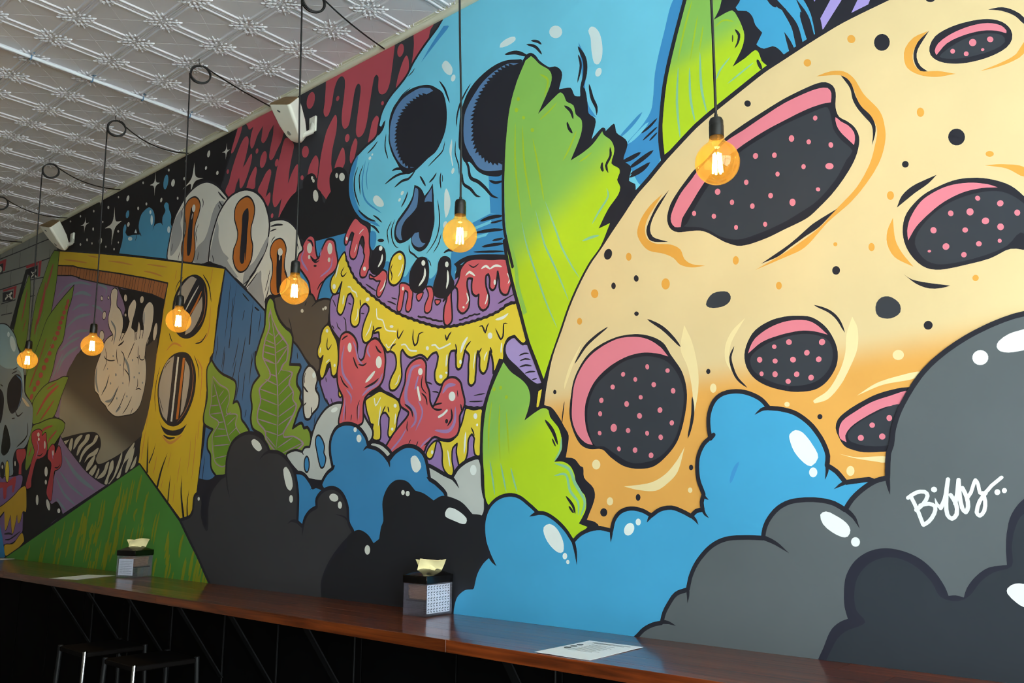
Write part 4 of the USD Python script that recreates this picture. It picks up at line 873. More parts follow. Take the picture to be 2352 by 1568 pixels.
t GS2 25.1 -6761,1246 -6796,1153 -6813,1051
t GS2 24.2 -5413,1224 -5426,1156 -5446,1098
t GS2 19.7 -5676,1356 -5696,1285 -5719,1199
t GS2 30.4 -6384,1373 -6397,1293 -6427,1219
t GS2 26.2 -6169,1109 -6182,1032 -6211,965
t GS2 17.6 -6172,1192 -6196,1102 -6226,1003
t GS2 21.9 -4659,1132 -4687,1045 -4702,966
t GS2 25.9 -5745,1595 -5765,1492 -5800,1394
t GS2 21.5 -5258,1434 -5290,1344 -5306,1258
t GS2 20.3 -5786,1642 -5803,1555 -5833,1468
t GS2 20.8 -6248,1249 -6267,1164 -6294,1082
t GS2 20.7 -6145,1377 -6148,1320 -6175,1278
t GS2 32.3 -5405,1214 -5438,1123 -5459,1032
t GS2 25.6 -5621,1657 -5657,1538 -5682,1421
t GS2 21.4 -5220,1448 -5255,1340 -5274,1237
t GS2 21.9 -5426,1415 -5458,1316 -5479,1222
t GS2 19.9 -5904,1239 -5929,1123 -5962,1009
t GS2 22.2 -6826,1315 -6841,1241 -6861,1183
t GS2 31.9 -5828,1547 -5868,1442 -5887,1326
t GS2 31.2 -5966,1066 -5969,1014 -5994,964
t GS2 19.6 -4684,1168 -4707,1078 -4730,991
t GS2 24.2 -4623,1117 -4633,1082 -4647,1035
t GS2 26.5 -4585,1129 -4606,1060 -4625,986
t GS2 17.1 -5595,1651 -5619,1572 -5641,1481
t GS2 17.7 -4989,1093 -5004,1048 -5013,994
t GS2 27.8 -6694,1167 -6738,1043 -6762,935
t GS2 30.5 -6353,1438 -6382,1364 -6396,1284
t GS2 37.4 -6785,1106 -6823,1023 -6835,937
t GS2 17.2 -5952,1240 -5969,1153 -6005,1055
t GS2 35.4 -6026,1523 -6044,1399 -6096,1271
t GS2 27.2 -4824,1046 -4838,998 -4849,965
t GS2 36.4 -6398,1333 -6434,1219 -6461,1096
t GS2 31.3 -6759,1240 -6757,1193 -6784,1135
t GS2 27.5 -4846,1168 -4871,1081 -4890,997
t GS2 25.8 -5695,1606 -5712,1523 -5736,1440
t GS2 18.1 -6355,1267 -6370,1200 -6383,1154
t GS2 19.2 -5491,1368 -5513,1245 -5556,1134
t GS2 31.3 -5921,1186 -5933,1108 -5975,1008
t GS2 17.6 -4849,1186 -4876,1119 -4887,1048
t GS2 26 -5084,1296 -5085,1223 -5119,1159
t GS2 17.3 -4765,1177 -4789,1086 -4817,995
t GS2 17.8 -6062,1526 -6089,1416 -6119,1318
t GS2 23.2 -6029,1252 -6068,1131 -6093,1010
t GS2 23.1 -7346,1113 -7360,1062 -7382,1004
t GS2 35.4 -6116,1338 -6119,1282 -6155,1216
t GS2 23.1 -5885,1387 -5899,1320 -5925,1244
t GS2 22.1 -5585,1268 -5610,1195 -5619,1139
t GS2 26.8 -4687,1082 -4708,1049 -4707,1004
t GS2 25 -6677,1371 -6700,1261 -6739,1152
t GS2 23.5 -5084,1333 -5098,1275 -5120,1200
t GS2 29.6 -6209,1268 -6226,1175 -6258,1087
t GS2 30.3 -6332,1407 -6344,1325 -6376,1263
t GS2 22.9 -5935,1191 -5940,1145 -5957,1092
t GS2 33 -7326,1140 -7342,1096 -7352,1032
t GS2 28.9 -5797,1596 -5813,1503 -5854,1399
t GS2 30.3 -6256,1502 -6274,1444 -6291,1387
t GS2 24.8 -5413,1556 -5428,1462 -5465,1360
t GS2 19.2 -7050,1131 -7077,1029 -7098,941
t GS2 20 -5726,1561 -5744,1449 -5783,1339
t GS2 27.1 -6281,1408 -6316,1292 -6345,1185
t GS2 23.8 -6160,1347 -6196,1274 -6203,1205
t GS2 21.5 -5405,1178 -5424,1110 -5437,1044
t GS2 25.1 -5526,1464 -5568,1422 -5554,1378
t GS2 30 -6290,1344 -6309,1259 -6340,1161
t GS2 30.3 -6339,1407 -6353,1328 -6375,1257
t GS2 33 -7388,1098 -7383,1044 -7424,992
t GS2 20 -5766,1460 -5778,1417 -5788,1365
t GS2 28.4 -5775,1362 -5808,1259 -5828,1155
t GS2 28.1 -4899,1319 -4931,1246 -4936,1172
t GS2 34.4 -5906,1285 -5951,1165 -5970,1052
t GS2 26.5 -5300,1151 -5338,1058 -5352,964
t GS2 30.8 -6554,1311 -6570,1208 -6609,1101
t GS2 17.5 -4879,1104 -4895,1027 -4917,960
t GS2 20.1 -5747,1535 -5772,1457 -5785,1382
t GS2 28.6 -5759,1457 -5781,1397 -5797,1308
t GS2 29.6 -6071,1467 -6087,1407 -6103,1345
t GS2 23.3 -6073,1192 -6093,1150 -6096,1097
t GS2 27.1 -4707,1194 -4739,1096 -4758,1008
t GS2 30.8 -6506,1374 -6516,1315 -6540,1249
t GS2 19.8 -5773,1320 -5785,1240 -5821,1150
t GS2 21.3 -5337,1162 -5365,1075 -5390,980
t GS2 20.3 -6132,1102 -6129,1052 -6160,992
t GS2 19.4 -5561,1341 -5588,1282 -5596,1221
t GS2 28.9 -5216,1165 -5241,1103 -5248,1042
t GS2 26.1 -6118,1102 -6140,1034 -6160,959
t GS2 35.3 -6075,1345 -6103,1271 -6116,1197
t GS2 16.3 -5416,1355 -5447,1250 -5474,1156
t GS2 29.8 -6190,1355 -6221,1294 -6220,1253
t GS2 31.9 -6104,1103 -6131,1061 -6135,1008
t GS2 28.8 -6990,1233 -7033,1096 -7062,972
t GS2 24.8 -5561,1272 -5581,1207 -5594,1140
t GS2 24.9 -5386,1573 -5431,1482 -5440,1391
t GS2 29.8 -4762,1232 -4787,1151 -4808,1075
t GS2 25.7 -5056,1143 -5085,1077 -5092,1012
t GS2 32.1 -7067,1166 -7092,1058 -7132,939
t GS2 25.9 -5074,1226 -5083,1173 -5097,1123
t GS2 26.2 -6172,1085 -6176,1038 -6195,990
t GS2 23.1 -5053,1193 -5083,1101 -5097,1012
t GS2 30.2 -6318,1410 -6310,1338 -6356,1273
t GS2 28.4 -5814,1327 -5832,1209 -5879,1105
t GS2 32.9 -7308,1174 -7342,1063 -7366,945
t GS2 20.5 -5035,1144 -5039,1098 -5064,1045
t GS2 27.3 -5525,1242 -5555,1128 -5591,1014
t GS2 16.1 -5450,1084 -5471,1029 -5482,955
t GS2 19.6 -4695,1183 -4716,1075 -4753,969
= painted_bone | painted pink bone standing upright in the burger
f PR/12.1 -3419,1888 -3398,1999 -3400,2025 -3438,2076 -3454,2143 -3447,2209 -3448,2276 -3446,2301 -3434,2339 -3400,2353 -3364,2346 -3321,2316 -3298,2278 -3295,2226 -3273,2197 -3246,2203 -3235,2240 -3223,2269 -3185,2290 -3152,2290 -3118,2265 -3091,2228 -3079,2180 -3080,2149 -3090,2087 -3120,2053 -3184,2029 -3222,2006 -3233,1974 -3241,1882
t LX 15 -3403,2288 -3419,2206 -3400,2138 -3341,2080 -3319,2053
t LX 11.4 -3337,2300 -3311,2262 -3287,2203 -3244,2168
t LX 13 -3203,2267 -3218,2238 -3193,2201
t LX 16.9 -3095,2117 -3127,2070 -3198,2047 -3249,2017
t LX 10.4 -3374,2062 -3330,2019 -3335,1985
t LX 10.4 -3382,2023 -3382,1963 -3392,1899
t LX 8.49 -3267,1980 -3266,1904
t K 11.8 -3122,2094 -3160,2073 -3231,2056
t K 8.77 -3428,2136 -3397,2094 -3354,2064
t K 9.85 -3426,2316 -3405,2327 -3377,2332
t K 10.2 -3157,2257 -3136,2229 -3109,2213
t K 10.5 -3329,2221 -3306,2179 -3284,2155
t K 6.04 -3376,1984 -3371,1906
t K 5.98 -3322,1933 -3326,1901
t K 6.82 -3262,2001 -3279,1964 -3275,1896
t K 8.62 -3285,2177 -3244,2168 -3218,2179
e W -3359,2270,25,16,102 -3128,2171,30,22,104
t W 19.5 -3153,2131 -3188,2105 -3226,2081
= painted_bone | painted pink bone leaning right beside the lower leaf
f PR/10.9 -3078,1732 -3020,1808 -2967,1854 -2915,1894 -2904,1914 -2959,1946 -2970,1975 -2950,2021 -2934,2061 -2930,2109 -2901,2142 -2860,2158 -2825,2158 -2795,2131 -2793,2087 -2792,2048 -2767,1998 -2760,1951 -2742,1926! -2721,1955 -2694,2000 -2679,2033 -2646,2050 -2603,2047 -2570,2023 -2558,1988 -2541,1934 -2551,1905 -2571,1876 -2570,1831 -2585,1795 -2627,1778 -2682,1781 -2726,1794 -2754,1780 -2781,1751 -2797,1724 -2838,1737 -2897,1759 -2969,1750 -3047,1717
t LX 21.7 -2827,2128 -2888,2117 -2910,2066 -2926,2011 -2918,1963 -2863,1919 -2855,1871 -2889,1841
t LX 12 -2843,2080 -2866,2014
t LX 10.2 -2841,1965 -2810,1907 -2853,1828
t LX 18.5 -2683,1983 -2651,2015 -2599,2015
t LX 16.7 -2599,1920 -2603,1852 -2639,1816 -2727,1823
t LX 10.4 -2913,1843 -2958,1793 -3053,1721
t LX 10.1 -2749,1795 -2793,1770 -2821,1748
t K 11.2 -2935,1956 -2886,1924 -2873,1888
t K 8.66 -2822,1999 -2789,1972 -2779,1937
t K 7.15 -2816,2082 -2820,2026 -2784,1988
t K 10 -2742,1922 -2708,1912 -2681,1914
t K 9.29 -2742,1934 -2709,1939 -2681,1941
t K 11.4 -2626,1914 -2619,1872 -2648,1836
t K 8.28 -2567,1929 -2559,1898
t K 5.32 -2590,1991 -2584,1960
t K 6.94 -2754,1780 -2793,1759
t K 5.51 -2898,1771 -2884,1790
t K 6.24 -2847,1757 -2834,1780
t K 6.36 -2908,1878 -2913,1843 -2903,1826
e K -2652,1859,10,9,107
e W -2831,2096,17,15,116 -2621,1966,22,20,129
s W 14.3 -2846,2023 -2837,1992 -2828,1968
s W 11.5 -2702,1881 -2674,1891 -2652,1906
= painted_pale_cloud | painted pale grey cloud left of the lower lettuce leaf
f WC/17.3 -2774,1667 -2717,1653 -2662,1630 -2612,1613! -2573,1656 -2504,1688 -2445,1688 -2411,1480 -2448,1438 -2713,1508 -2809,1585
f WC/16.4 -3170,1787 -3126,1789 -3068,1770 -3016,1728 -3077,1706 -3168,1745
u K 16 -2616,1618 -2589,1595 -2566,1567
e W -2484,1643,22,19,98
= painted_blue_cloud | painted mid blue cloud under the pink bones
f BL2/19 -3794,1661! -3706,1652 -3643,1609 -3617,1580! -3582,1587 -3528,1571! -3547,1594 -3505,1648 -3456,1674! -3484,1751 -3483,1820 -3441,1873 -3364,1890 -3275,1871 -3209,1820 -3183,1770! -3123,1757 -3071,1730 -3034,1699! -2982,1739 -2906,1762 -2831,1746 -2784,1707 -2751,1609! -2699,1584 -2645,1530 -2778,1302 -3157,1256 -3306,1315 -3714,1302 -3756,1511
u K 16.7 -3529,1576 -3617,1584 -3639,1567
u K 14.6 -3183,1770 -3201,1767 -3224,1751
u K 16.6 -3035,1703 -3027,1683 -3023,1667
u K 16.4 -3456,1676 -3440,1688
u K 13.4 -2751,1609 -2771,1618
e W -3290,1856,13,12,149 -3258,1812,20,18,141
f W -2880,1704 -2853,1717 -2824,1696 -2808,1665 -2836,1640 -2864,1651
= painted_dark_grey_cloud | painted dark grey cloud right of the green triangle
f GK/19.3 -4956,1397! -4818,1436 -4799,1542 -4744,1554 -4706,1509 -4704,1437 -4673,1381! -4630,1351 -4638,1478 -4610,1565 -4525,1636 -4460,1659! -4456,1762 -4413,1839 -4328,1879 -4229,1889 -4128,1865 -4055,1816 -4024,1778! -3931,1767 -3850,1727 -3781,1661 -3741,1553 -3735,1476 -3735,1409! -3685,1385! -3670,1427 -3631,1462 -3574,1484! -3577,1525 -3522,1566 -3443,1577 -3375,1551 -3328,1492 -3312,1413 -3278,1374! -3277,1361 -3369,1293 -3452,1211 -3502,1122 -3505,1016 -4417,976 -4758,1227
u K 17.2 -4456,1667 -4432,1588 -4400,1529
u K 16.6 -4024,1778 -4077,1764 -4118,1736
u K 18.3 -3729,1409 -3785,1412 -3821,1397
u K 15.2 -3683,1389 -3687,1337
u K 11.9 -3278,1374 -3335,1432 -3424,1451
u K 12.4 -3574,1484 -3621,1476
f W3 -4210,1842 -4182,1852 -4124,1827 -4100,1795 -4134,1783 -4193,1814
f W3 -3884,1677 -3859,1691 -3811,1647 -3791,1589 -3811,1566 -3850,1590
e W3 -3800,1524,20,17,109 -3436,1530,37,19,172 -3385,1494,18,16,117 -4748,1525,13,11,160
= painted_black_cloud | painted black cloud behind the near napkin box
f BK2 -3505,1016 -3496,1129 -3441,1218 -3368,1274 -3315,1295! -3318,1341 -3277,1368 -3225,1379 -3162,1358 -3120,1321! -3081,1341! -3069,1398 -3055,1423 -3065,1512 -3033,1575 -2976,1608 -2900,1602 -2842,1560! -2787,1548 -2721,1517! -2671,1536 -2611,1530 -2543,1507 -2483,1461! -2429,1456 -2397,1434 -2363,1291 -2409,1244 -2477,1130 -2558,1113 -2555,1001 -3500,945
e W3 -3163,1289,22,20,101 -2924,1552,12,11,167 -2892,1547,14,12,171
f W -2647,1465 -2627,1486 -2576,1477 -2517,1443 -2519,1423 -2541,1419 -2600,1434 -2643,1448
= painted_lettuce_leaf | painted tall lettuce leaf covering the right half of the skull
f K -2227,3396! -2203,3417 -2178,3415 -2153,3394 -2129,3360 -2075,3312 -2046,3306 -2017,3281 -2008,3254 -2025,3197! -2005,3193 -1966,3184 -1955,3169 -1943,3141 -1916,3130! -1899,3164 -1886,3136 -1878,3082 -1873,3044 -1841,3011 -1841,2983 -1860,2930! -1809,2963 -1794,2956 -1791,2944! -1752,2963 -1745,2945 -1740,2922 -1698,2882 -1690,2858 -1709,2802 -1679,2772 -1675,2754 -1685,2713 -1658,2694 -1656,2672! -1686,2627 -1777,2523 -1881,2479 -2102,2615 -2286,3044 -2301,3199
f GL>GR:-2045,2787:-1934,2623 -2178,3400! -2159,3381 -2129,3345 -2081,3304 -2065,3278 -2064,3249 -2081,3211 -2137,3124! -2028,3179 -2014,3179 -1997,3159 -1986,3131 -1949,3101 -1938,3060 -1908,3025 -1911,2968 -1964,2870! -1900,2887 -1852,2909 -1807,2948! -1799,2930 -1766,2898 -1751,2862 -1754,2837 -1765,2804 -1729,2773 -1727,2755 -1739,2731 -1725,2697 -1735,2670 -1782,2624 -1828,2556! -1774,2566! -1819,2484 -1875,2428 -1928,2356 -1978,2271 -2018,2183 -2062,2089 -2103,1991! -2138,2074 -2177,2150 -2217,2276 -2258,2394 -2292,2506 -2310,2592 -2303,2610 -2316,2680 -2325,2858 -2323,2980 -2321,3054 -2301,3199 -2264,3307 -2221,3383
s K 14.9 -2212,3400 -2267,3309 -2306,3200 -2326,3056 -2332,2924 -2333,2860 -2326,2682 -2311,2612 -2273,2486
s K 17.1 -2322,2608 -2300,2502 -2266,2389 -2225,2271 -2184,2151 -2145,2069 -2107,1986
v GL 21.6 -2309,2756 -2297,2633 -2255,2482 -2242,2391 -2201,2274
t GO 9.73 -2265,3127 -2263,2939 -2243,2789 -2224,2669
t GO 9.71 -2225,3100 -2211,2925 -2170,2719
t GO 9.53 -2166,3024 -2132,2880 -2102,2731
t GT 9.14 -2224,2669 -2196,2564 -2133,2406 -2085,2293 -2033,2191
t GT 9.18 -2149,2705 -2102,2555 -2094,2536 -2041,2435 -1975,2294
t GT 9.02 -2097,2730 -2033,2577 -2011,2520 -1960,2432 -1921,2375
t GT 9.67 -1788,2709 -1781,2676 -1828,2621 -1860,2580
t GT 11.4 -1824,2528 -1865,2528 -1908,2522
t K 12.4 -1771,2873 -1769,2836 -1790,2802 -1780,2769
t K 13.4 -1808,2820 -1811,2799 -1803,2781
t GO 9.29 -1933,2988 -1972,2921 -2005,2879
t GO 8.68 -2034,3142 -2081,3114 -2131,3093
t GO 9.77 -2129,3301 -2084,3256 -2104,3185
t GO 8.18 -1858,2875 -1890,2861 -1922,2852
e GO -2249,3227,11,8,128 -2259,3180,12,9,131 -2218,3132,10,7,138 -2168,3061,11,8,139
t K 12.7 -1997,3116 -1963,3082 -1950,3042
t K 12.6 -1983,3041 -1972,3009 -1954,2983
= painted_lettuce_leaf | painted lower lettuce leaf beside the burger
f K -2344,2103! -2311,2093 -2262,2057 -2199,2012 -2145,1978 -2114,1963! -2125,1909 -2099,1890 -2062,1878 -2025,1839 -1997,1798 -1976,1763 -1990,1680! -1948,1673 -1920,1645 -1907,1640 -1903,1602 -1860,1563 -1854,1526 -1891,1446! -1854,1439 -1835,1421 -1921,1361 -2209,1408 -2412,1509 -2445,1677 -2447,1798 -2439,1890 -2400,1991
f YE -2128,1947! -2110,1954! -2127,1886 -2138,1884
f GL>GR:-2308,1851:-2211,1699 -2319,2085! -2278,2041 -2214,1999 -2183,1966 -2171,1924 -2182,1878 -2201,1835! -2144,1864 -2103,1878 -2077,1868 -2069,1842 -2025,1794 -2011,1754 -2011,1709 -2047,1665! -2004,1664 -1969,1647 -1948,1613 -1938,1564 -1900,1537 -1894,1489 -1907,1462 -1928,1432! -1888,1420! -1962,1365 -2134,1454 -2391,1497 -2423,1640 -2431,1737 -2427,1828 -2415,1900 -2391,1966 -2359,2024
t GO 9.71 -2382,1928 -2397,1826 -2397,1723
t GO 9.58 -2337,1913 -2339,1793 -2331,1674
t GO 9.49 -2300,1880 -2291,1790 -2282,1701
e GO -2370,1976,9,8,125 -2333,1979,8,8,143 -2300,1937,8,8,143
t GT 8.95 -2011,1759 -2017,1709 -2047,1665
t K 15.9 -2095,1832 -2054,1784 -2029,1729
t K 7.89 -2058,1756 -2040,1724
t GT 9.48 -2390,1681 -2373,1609 -2359,1538
t GT 9.37 -2329,1668 -2312,1608 -2296,1550
t GT 9.25 -2273,1648 -2253,1590 -2237,1550
t GT 14.1 -2047,1660 -1976,1636 -1945,1580 -1921,1548 -1900,1510 -1921,1456
t GT 12 -2047,1612 -1990,1614 -1969,1553 -1931,1510 -1931,1462
t K 11.9 -1990,1534 -1955,1496 -1945,1467
t K 9.73 -1976,1496 -1952,1470
= painted_blue_cloud | painted bright blue cloud bank under the ball
f BL/14.8 -2591,1024 -2576,1113 -2526,1155 -2474,1164! -2456,1221 -2420,1269 -2381,1297! -2409,1356 -2415,1427 -2391,1486 -2343,1524 -2280,1539 -2225,1531 -2172,1501 -2125,1469! -2090,1467 -2039,1444 -1990,1407 -1954,1365! -1921,1392 -1874,1411 -1828,1417 -1778,1409! -1766,1448 -1738,1477 -1694,1489 -1645,1482 -1608,1465! -1573,1486 -1527,1493 -1487,1482 -1450,1465! -1431,1482 -1406,1487! -1409,1511 -1401,1538! -1420,1589 -1420,1657 -1397,1705 -1358,1735! -1370,1723! -1376,1763 -1373,1807 -1352,1850 -1319,1871 -1272,1875 -1230,1866 -1185,1842 -1158,1811! -1118,1805 -1070,1788 -1025,1752 -995,1710 -981,1679 -974,1652 -978,1623! -951,1605 -924,1571! -892,1575 -845,1575 -874,1516 -944,1409 -961,1075 -1731,1007 -2565,1021
u K 15.9 -1954,1368 -1942,1328 -1937,1281
u K 18.4 -2384,1299 -2367,1277 -2343,1256
u K 15.7 -2125,1469 -2141,1465 -2170,1455
u K 13.4 -1778,1411 -1780,1391 -1782,1368
u K 13 -1608,1465 -1618,1455 -1627,1441
u K 13.5 -1450,1466 -1435,1453 -1424,1437
u K 11.5 -1406,1489 -1399,1473 -1384,1460
u K 11.5 -1402,1539 -1397,1528 -1383,1520
u K 13.2 -1158,1811 -1182,1809 -1208,1793
u K 11.4 -977,1626 -979,1604 -986,1581
u K 11.2 -924,1571 -940,1564 -960,1552
t SB 14.2 -1269,1643 -1286,1615 -1303,1573
f W -2097,1415 -2068,1428 -2032,1411 -2001,1363 -2001,1326 -2025,1322 -2068,1350 -2095,1388
e W -1993,1310,12,11,72 -1979,1289,8,8,69 -1702,1416,25,19,-134 -1663,1442,12,11,81
f W -1092,1724 -1073,1736 -1050,1727 -1019,1686 -1004,1648 -1027,1622 -1049,1632 -1080,1669 -1094,1711
e W -1022,1603,15,13,81
= painted_grey_cloud | painted mid grey cloud behind the white signature
f GY/14.7 -423,2014 -459,2008 -513,1991 -570,1966 -628,1931 -677,1891 -716,1844 -756,1779 -777,1725 -786,1676 -795,1654 -802,1583! -837,1574 -876,1550 -908,1521 -930,1490! -960,1508 -1000,1518 -1050,1520 -1101,1513 -1140,1494 -1171,1462 -1188,1430 -1194,1400! -1257,1400 -1324,1393 -1378,1368 -1428,1319 -1456,1271 -1470,1223! -1516,1205 -1545,1170 -1563,1140 -1574,1106! -1610,1096 -1646,1077 -1673,1052 -1732,1002 -1028,1017 -500,977 -137,1033 -56,1919 -229,2032
u K 13.3 -802,1585 -801,1562 -798,1535
u K 14.4 -930,1492 -906,1470 -890,1437
u K 15.2 -1194,1402 -1154,1386 -1111,1357
u K 12.3 -1470,1225 -1469,1204 -1472,1179
u K 13.3 -1574,1109 -1547,1109 -1519,1101
f W -1006,1475 -988,1485 -962,1475 -928,1452 -917,1431 -926,1412 -943,1410 -973,1424 -999,1447
e W -904,1397,14,13,67
f W -426,1972 -462,1964 -488,1947 -494,1932 -486,1919 -466,1913 -431,1915 -381,1926 -377,1979
e W -536,1907,21,20,103
- signature | white spray-painted signature
s W 10.9 -741,1529 -732,1508 -726,1492 -719,1472 -713,1451
s W 10.9 -749,1525 -726,1540 -703,1542 -696,1531 -709,1508 -729,1491
s W 10.8 -717,1504 -694,1509 -678,1501 -682,1481 -697,1460 -712,1450
v W 10.4 -677,1525 -673,1507 -662,1497
s W 11.2 -664,1497 -652,1521 -645,1549 -640,1576
s W 11.1 -645,1549 -649,1509 -648,1479 -637,1468 -624,1481 -624,1509 -636,1533
s W 11.1 -626,1509 -619,1536 -613,1574
s W 11 -613,1574 -613,1529 -609,1497 -601,1486 -594,1501 -596,1528 -605,1552
s W 9.36 -594,1525 -584,1540 -571,1573 -565,1560 -562,1538 -552,1536 -533,1557 -507,1579
s W 10.1 -548,1538 -564,1517 -574,1486 -567,1477 -555,1490 -551,1517 -555,1538
e W -678,1548,8,8,66 -520,1540,8,7,72 -503,1544,7,6,72
= painted_dark_cloud | painted charcoal cloud in the lower right corner
f K2 -1031,1017 -1007,1103 -987,1142 -960,1165 -938,1175! -946,1208 -945,1258 -936,1300 -908,1343 -865,1372 -819,1382 -772,1376 -726,1356 -690,1322 -667,1284 -659,1260! -642,1263 -621,1259! -612,1284 -588,1316 -555,1341 -511,1350! -510,1399 -503,1445 -490,1483 -460,1521 -359,1583 -79,1670 -137,1033
f DG -1006,1020 -981,1101 -949,1137 -888,1170 -912,1202 -915,1252 -902,1298 -867,1337 -821,1356 -777,1353 -735,1331 -700,1294 -680,1256 -636,1248 -606,1265 -575,1305 -542,1330 -500,1347 -496,1400 -482,1453 -462,1483 -363,1528 -134,1610 -186,1026
f W -476,1304 -496,1303 -514,1290 -515,1276 -496,1255 -480,1245 -443,1241 -438,1301
"""

def spline(pts, closed, corner, step):
    """Centripetal Catmull-Rom through pts; corner[i] = sharp there."""
    P = np.asarray(pts, float); n = len(P)
    if n < 3:
        return P
    out = []
    for i in range(n if closed else n - 1):
        p1, p2 = P[i], P[(i + 1) % n]
        if closed:
            p0, p3 = P[i - 1], P[(i + 2) % n]
        else:
            p0, p3 = P[max(i - 1, 0)], P[min(i + 2, n - 1)]
        if corner[i]: p0 = p1
        if corner[(i + 1) % n]: p3 = p2
        if corner[i] and corner[(i + 1) % n]:
            out.append(p1[None]); continue
        d1 = max(np.linalg.norm(p2 - p1), 1e-6)
        d0 = np.linalg.norm(p1 - p0); d2 = np.linalg.norm(p3 - p2)
        m1 = (p2 - p0) / (d1 + d0) * d1 if d0 > 1e-6 else (p2 - p1)
        m2 = (p3 - p1) / (d1 + d2) * d1 if d2 > 1e-6 else (p2 - p1)
        k = int(min(10, max(2, round(d1 / step))))
        t = (np.arange(k) / k)[:, None]
        out.append((2*t**3 - 3*t**2 + 1) * p1 + (t**3 - 2*t**2 + t) * m1 + (-2*t**3 + 3*t**2) * p2 + (t**3 - t**2) * m2)
    if not closed:
        out.append(P[-1][None])
    return np.vstack(out)


def stroke(line, w, kind):
    """A brush stroke along a polyline: s = even, t = thin at both ends, u = thin at its end, v = thin at its start."""
    L = np.asarray(line, float)
    keep = np.r_[True, np.linalg.norm(np.diff(L, axis=0), axis=1) > 1e-6]
    L = L[keep]
    if len(L) < 2:
        return None
    if kind == 's':
        return shapely.LineString(L).buffer(w / 2, quad_segs=3)
    s = np.r_[0, np.cumsum(np.linalg.norm(np.diff(L, axis=0), axis=1))]; s /= s[-1]
    if len(L) < 9:
        q = np.linspace(0, 1, 9); L = np.stack([np.interp(q, s, L[:, 0]), np.interp(q, s, L[:, 1])], 1); s = q
    h = {'t': np.sqrt(np.clip(4 * s * (1 - s), 0, 1)), 'u': np.clip(1 - s ** 2, 0, 1), 'v': np.clip(1 - (1 - s) ** 2, 0, 1)}[kind] * w / 2
    h = np.maximum(h, .3)
    q = [shapely.LineString(L[i:i+2]).buffer((h[i] + h[i+1]) / 2, quad_segs=2) for i in range(len(L) - 1)]
    T = np.gradient(L, axis=0); T /= np.linalg.norm(T, axis=1, keepdims=True) + 1e-9
    N = np.stack([-T[:, 1], T[:, 0]], 1) * h[:, None]
    quads = [shapely.Polygon([L[i]+N[i], L[i+1]+N[i+1], L[i+1]-N[i+1], L[i]-N[i]]).buffer(0) for i in range(len(L) - 1)]
    discs = [shapely.Point(L[i]).buffer(h[i], quad_segs=3) for i in range(1, len(L) - 1)]
    return shapely.union_all(quads + discs)


def shapes_of(rec):
    """One record of the paint list -> [(polygon in mm, colour key, gradient)]. Records:
    f/p colour[/outline mm][>colour2:x0,z0:x1,z1] points...   closed area, smooth / straight sided ('!' marks a sharp point)
    s/t/u/v colour width points...                           brush strokes
    i colour inset points...                                 closed smooth area shrunk by the inset
    e colour[/outline] cx,cz,a,b,deg ...                     ellipses"""
    w = rec.split(); kind = w[0]; res = []
    if kind in 'fp':
        head = w[1]; grad = None; ol = 0
        if '>' in head:
            head, g = head.split('>'); c2, a, b = g.split(':')
            grad = (c2, np.array(a.split(','), float), np.array(b.split(','), float))
        if '/' in head:
            head, ol = head.split('/'); ol = float(ol)
        pts = [q.rstrip('!').split(',') for q in w[2:]]; cor = [kind == 'p' or q.endswith('!') for q in w[2:]]
        ring = spline(np.array(pts, float), True, cor, 14)
        g = shapely.Polygon(ring).buffer(0)
        res.append((g, head, grad))
        if ol:
            res.append((shapely.LineString(np.vstack([ring, ring[:1]])).buffer(ol / 2, quad_segs=2), 'K', None))
    elif kind == 'i':
        pts = [q.rstrip('!').split(',') for q in w[3:]]; cor = [q.endswith('!') for q in w[3:]]
        res.append((shapely.Polygon(spline(np.array(pts, float), True, cor, 14)).buffer(0).buffer(-float(w[2])), w[1], None))
    elif kind in 'stuv':
        pts = [q.rstrip('!').split(',') for q in w[3:]]; cor = [q.endswith('!') for q in w[3:]]
        g = stroke(spline(np.array(pts, float), False, cor, 14), float(w[2]), kind)
        if g is not None: res.append((g, w[1], None))
    elif kind == 'e':
        head, ol = (w[1].split('/') + ['0'])[:2]
        a = np.linspace(0, 2 * np.pi, 19)[:-1]
        for q in w[2:]:
            cx, cz, ra, rb, dg = (float(v) for v in q.split(','))
            d = np.radians(dg); c, s = np.cos(d), np.sin(d)
            x, y = ra * np.cos(a), rb * np.sin(a)
            ring = np.stack([cx + x * c - y * s, cz + x * s + y * c], 1)
            res.append((shapely.Polygon(ring), head, None))
            if float(ol): res.append((shapely.Polygon(ring).exterior.buffer(float(ol) / 2, quad_segs=2), 'K', None))
    return res

# ---------------------------------------------------------------- helpers
NAMES = {}
def numbered(parent, name):
    k = NAMES.get((parent, name), 0); NAMES[(parent, name)] = k + 1
    return f"{parent}/{name}" + (f"_{k:03d}" if k else "")

def data(prim, label=None, cat=None, group=None, kind=None):
    for k, v in (("label", label), ("category", cat), ("group", group), ("kind", kind)):
        if v: prim.SetCustomDataByKey(k, v)
    return prim

def thing(name, label, cat, loc=(0, 0, 0), rz=0, group=None, kind=None):
    x = UsdGeom.Xform.Define(stage, numbered("/World", name))
    x.AddTranslateOp().Set(Gf.Vec3d(*map(float, loc)))
    if rz: x.AddRotateZOp().Set(float(rz))
    return str(data(x.GetPrim(), label, cat, group, kind).GetPath())

def obj(name, mesh, mat, parent="/World", smooth=30, **kw):
    m = usdkit.mesh(stage, numbered(parent, name), mesh, LOOK[mat], smooth=smooth)
    data(m.GetPrim(), **kw)
    return str(m.GetPath())

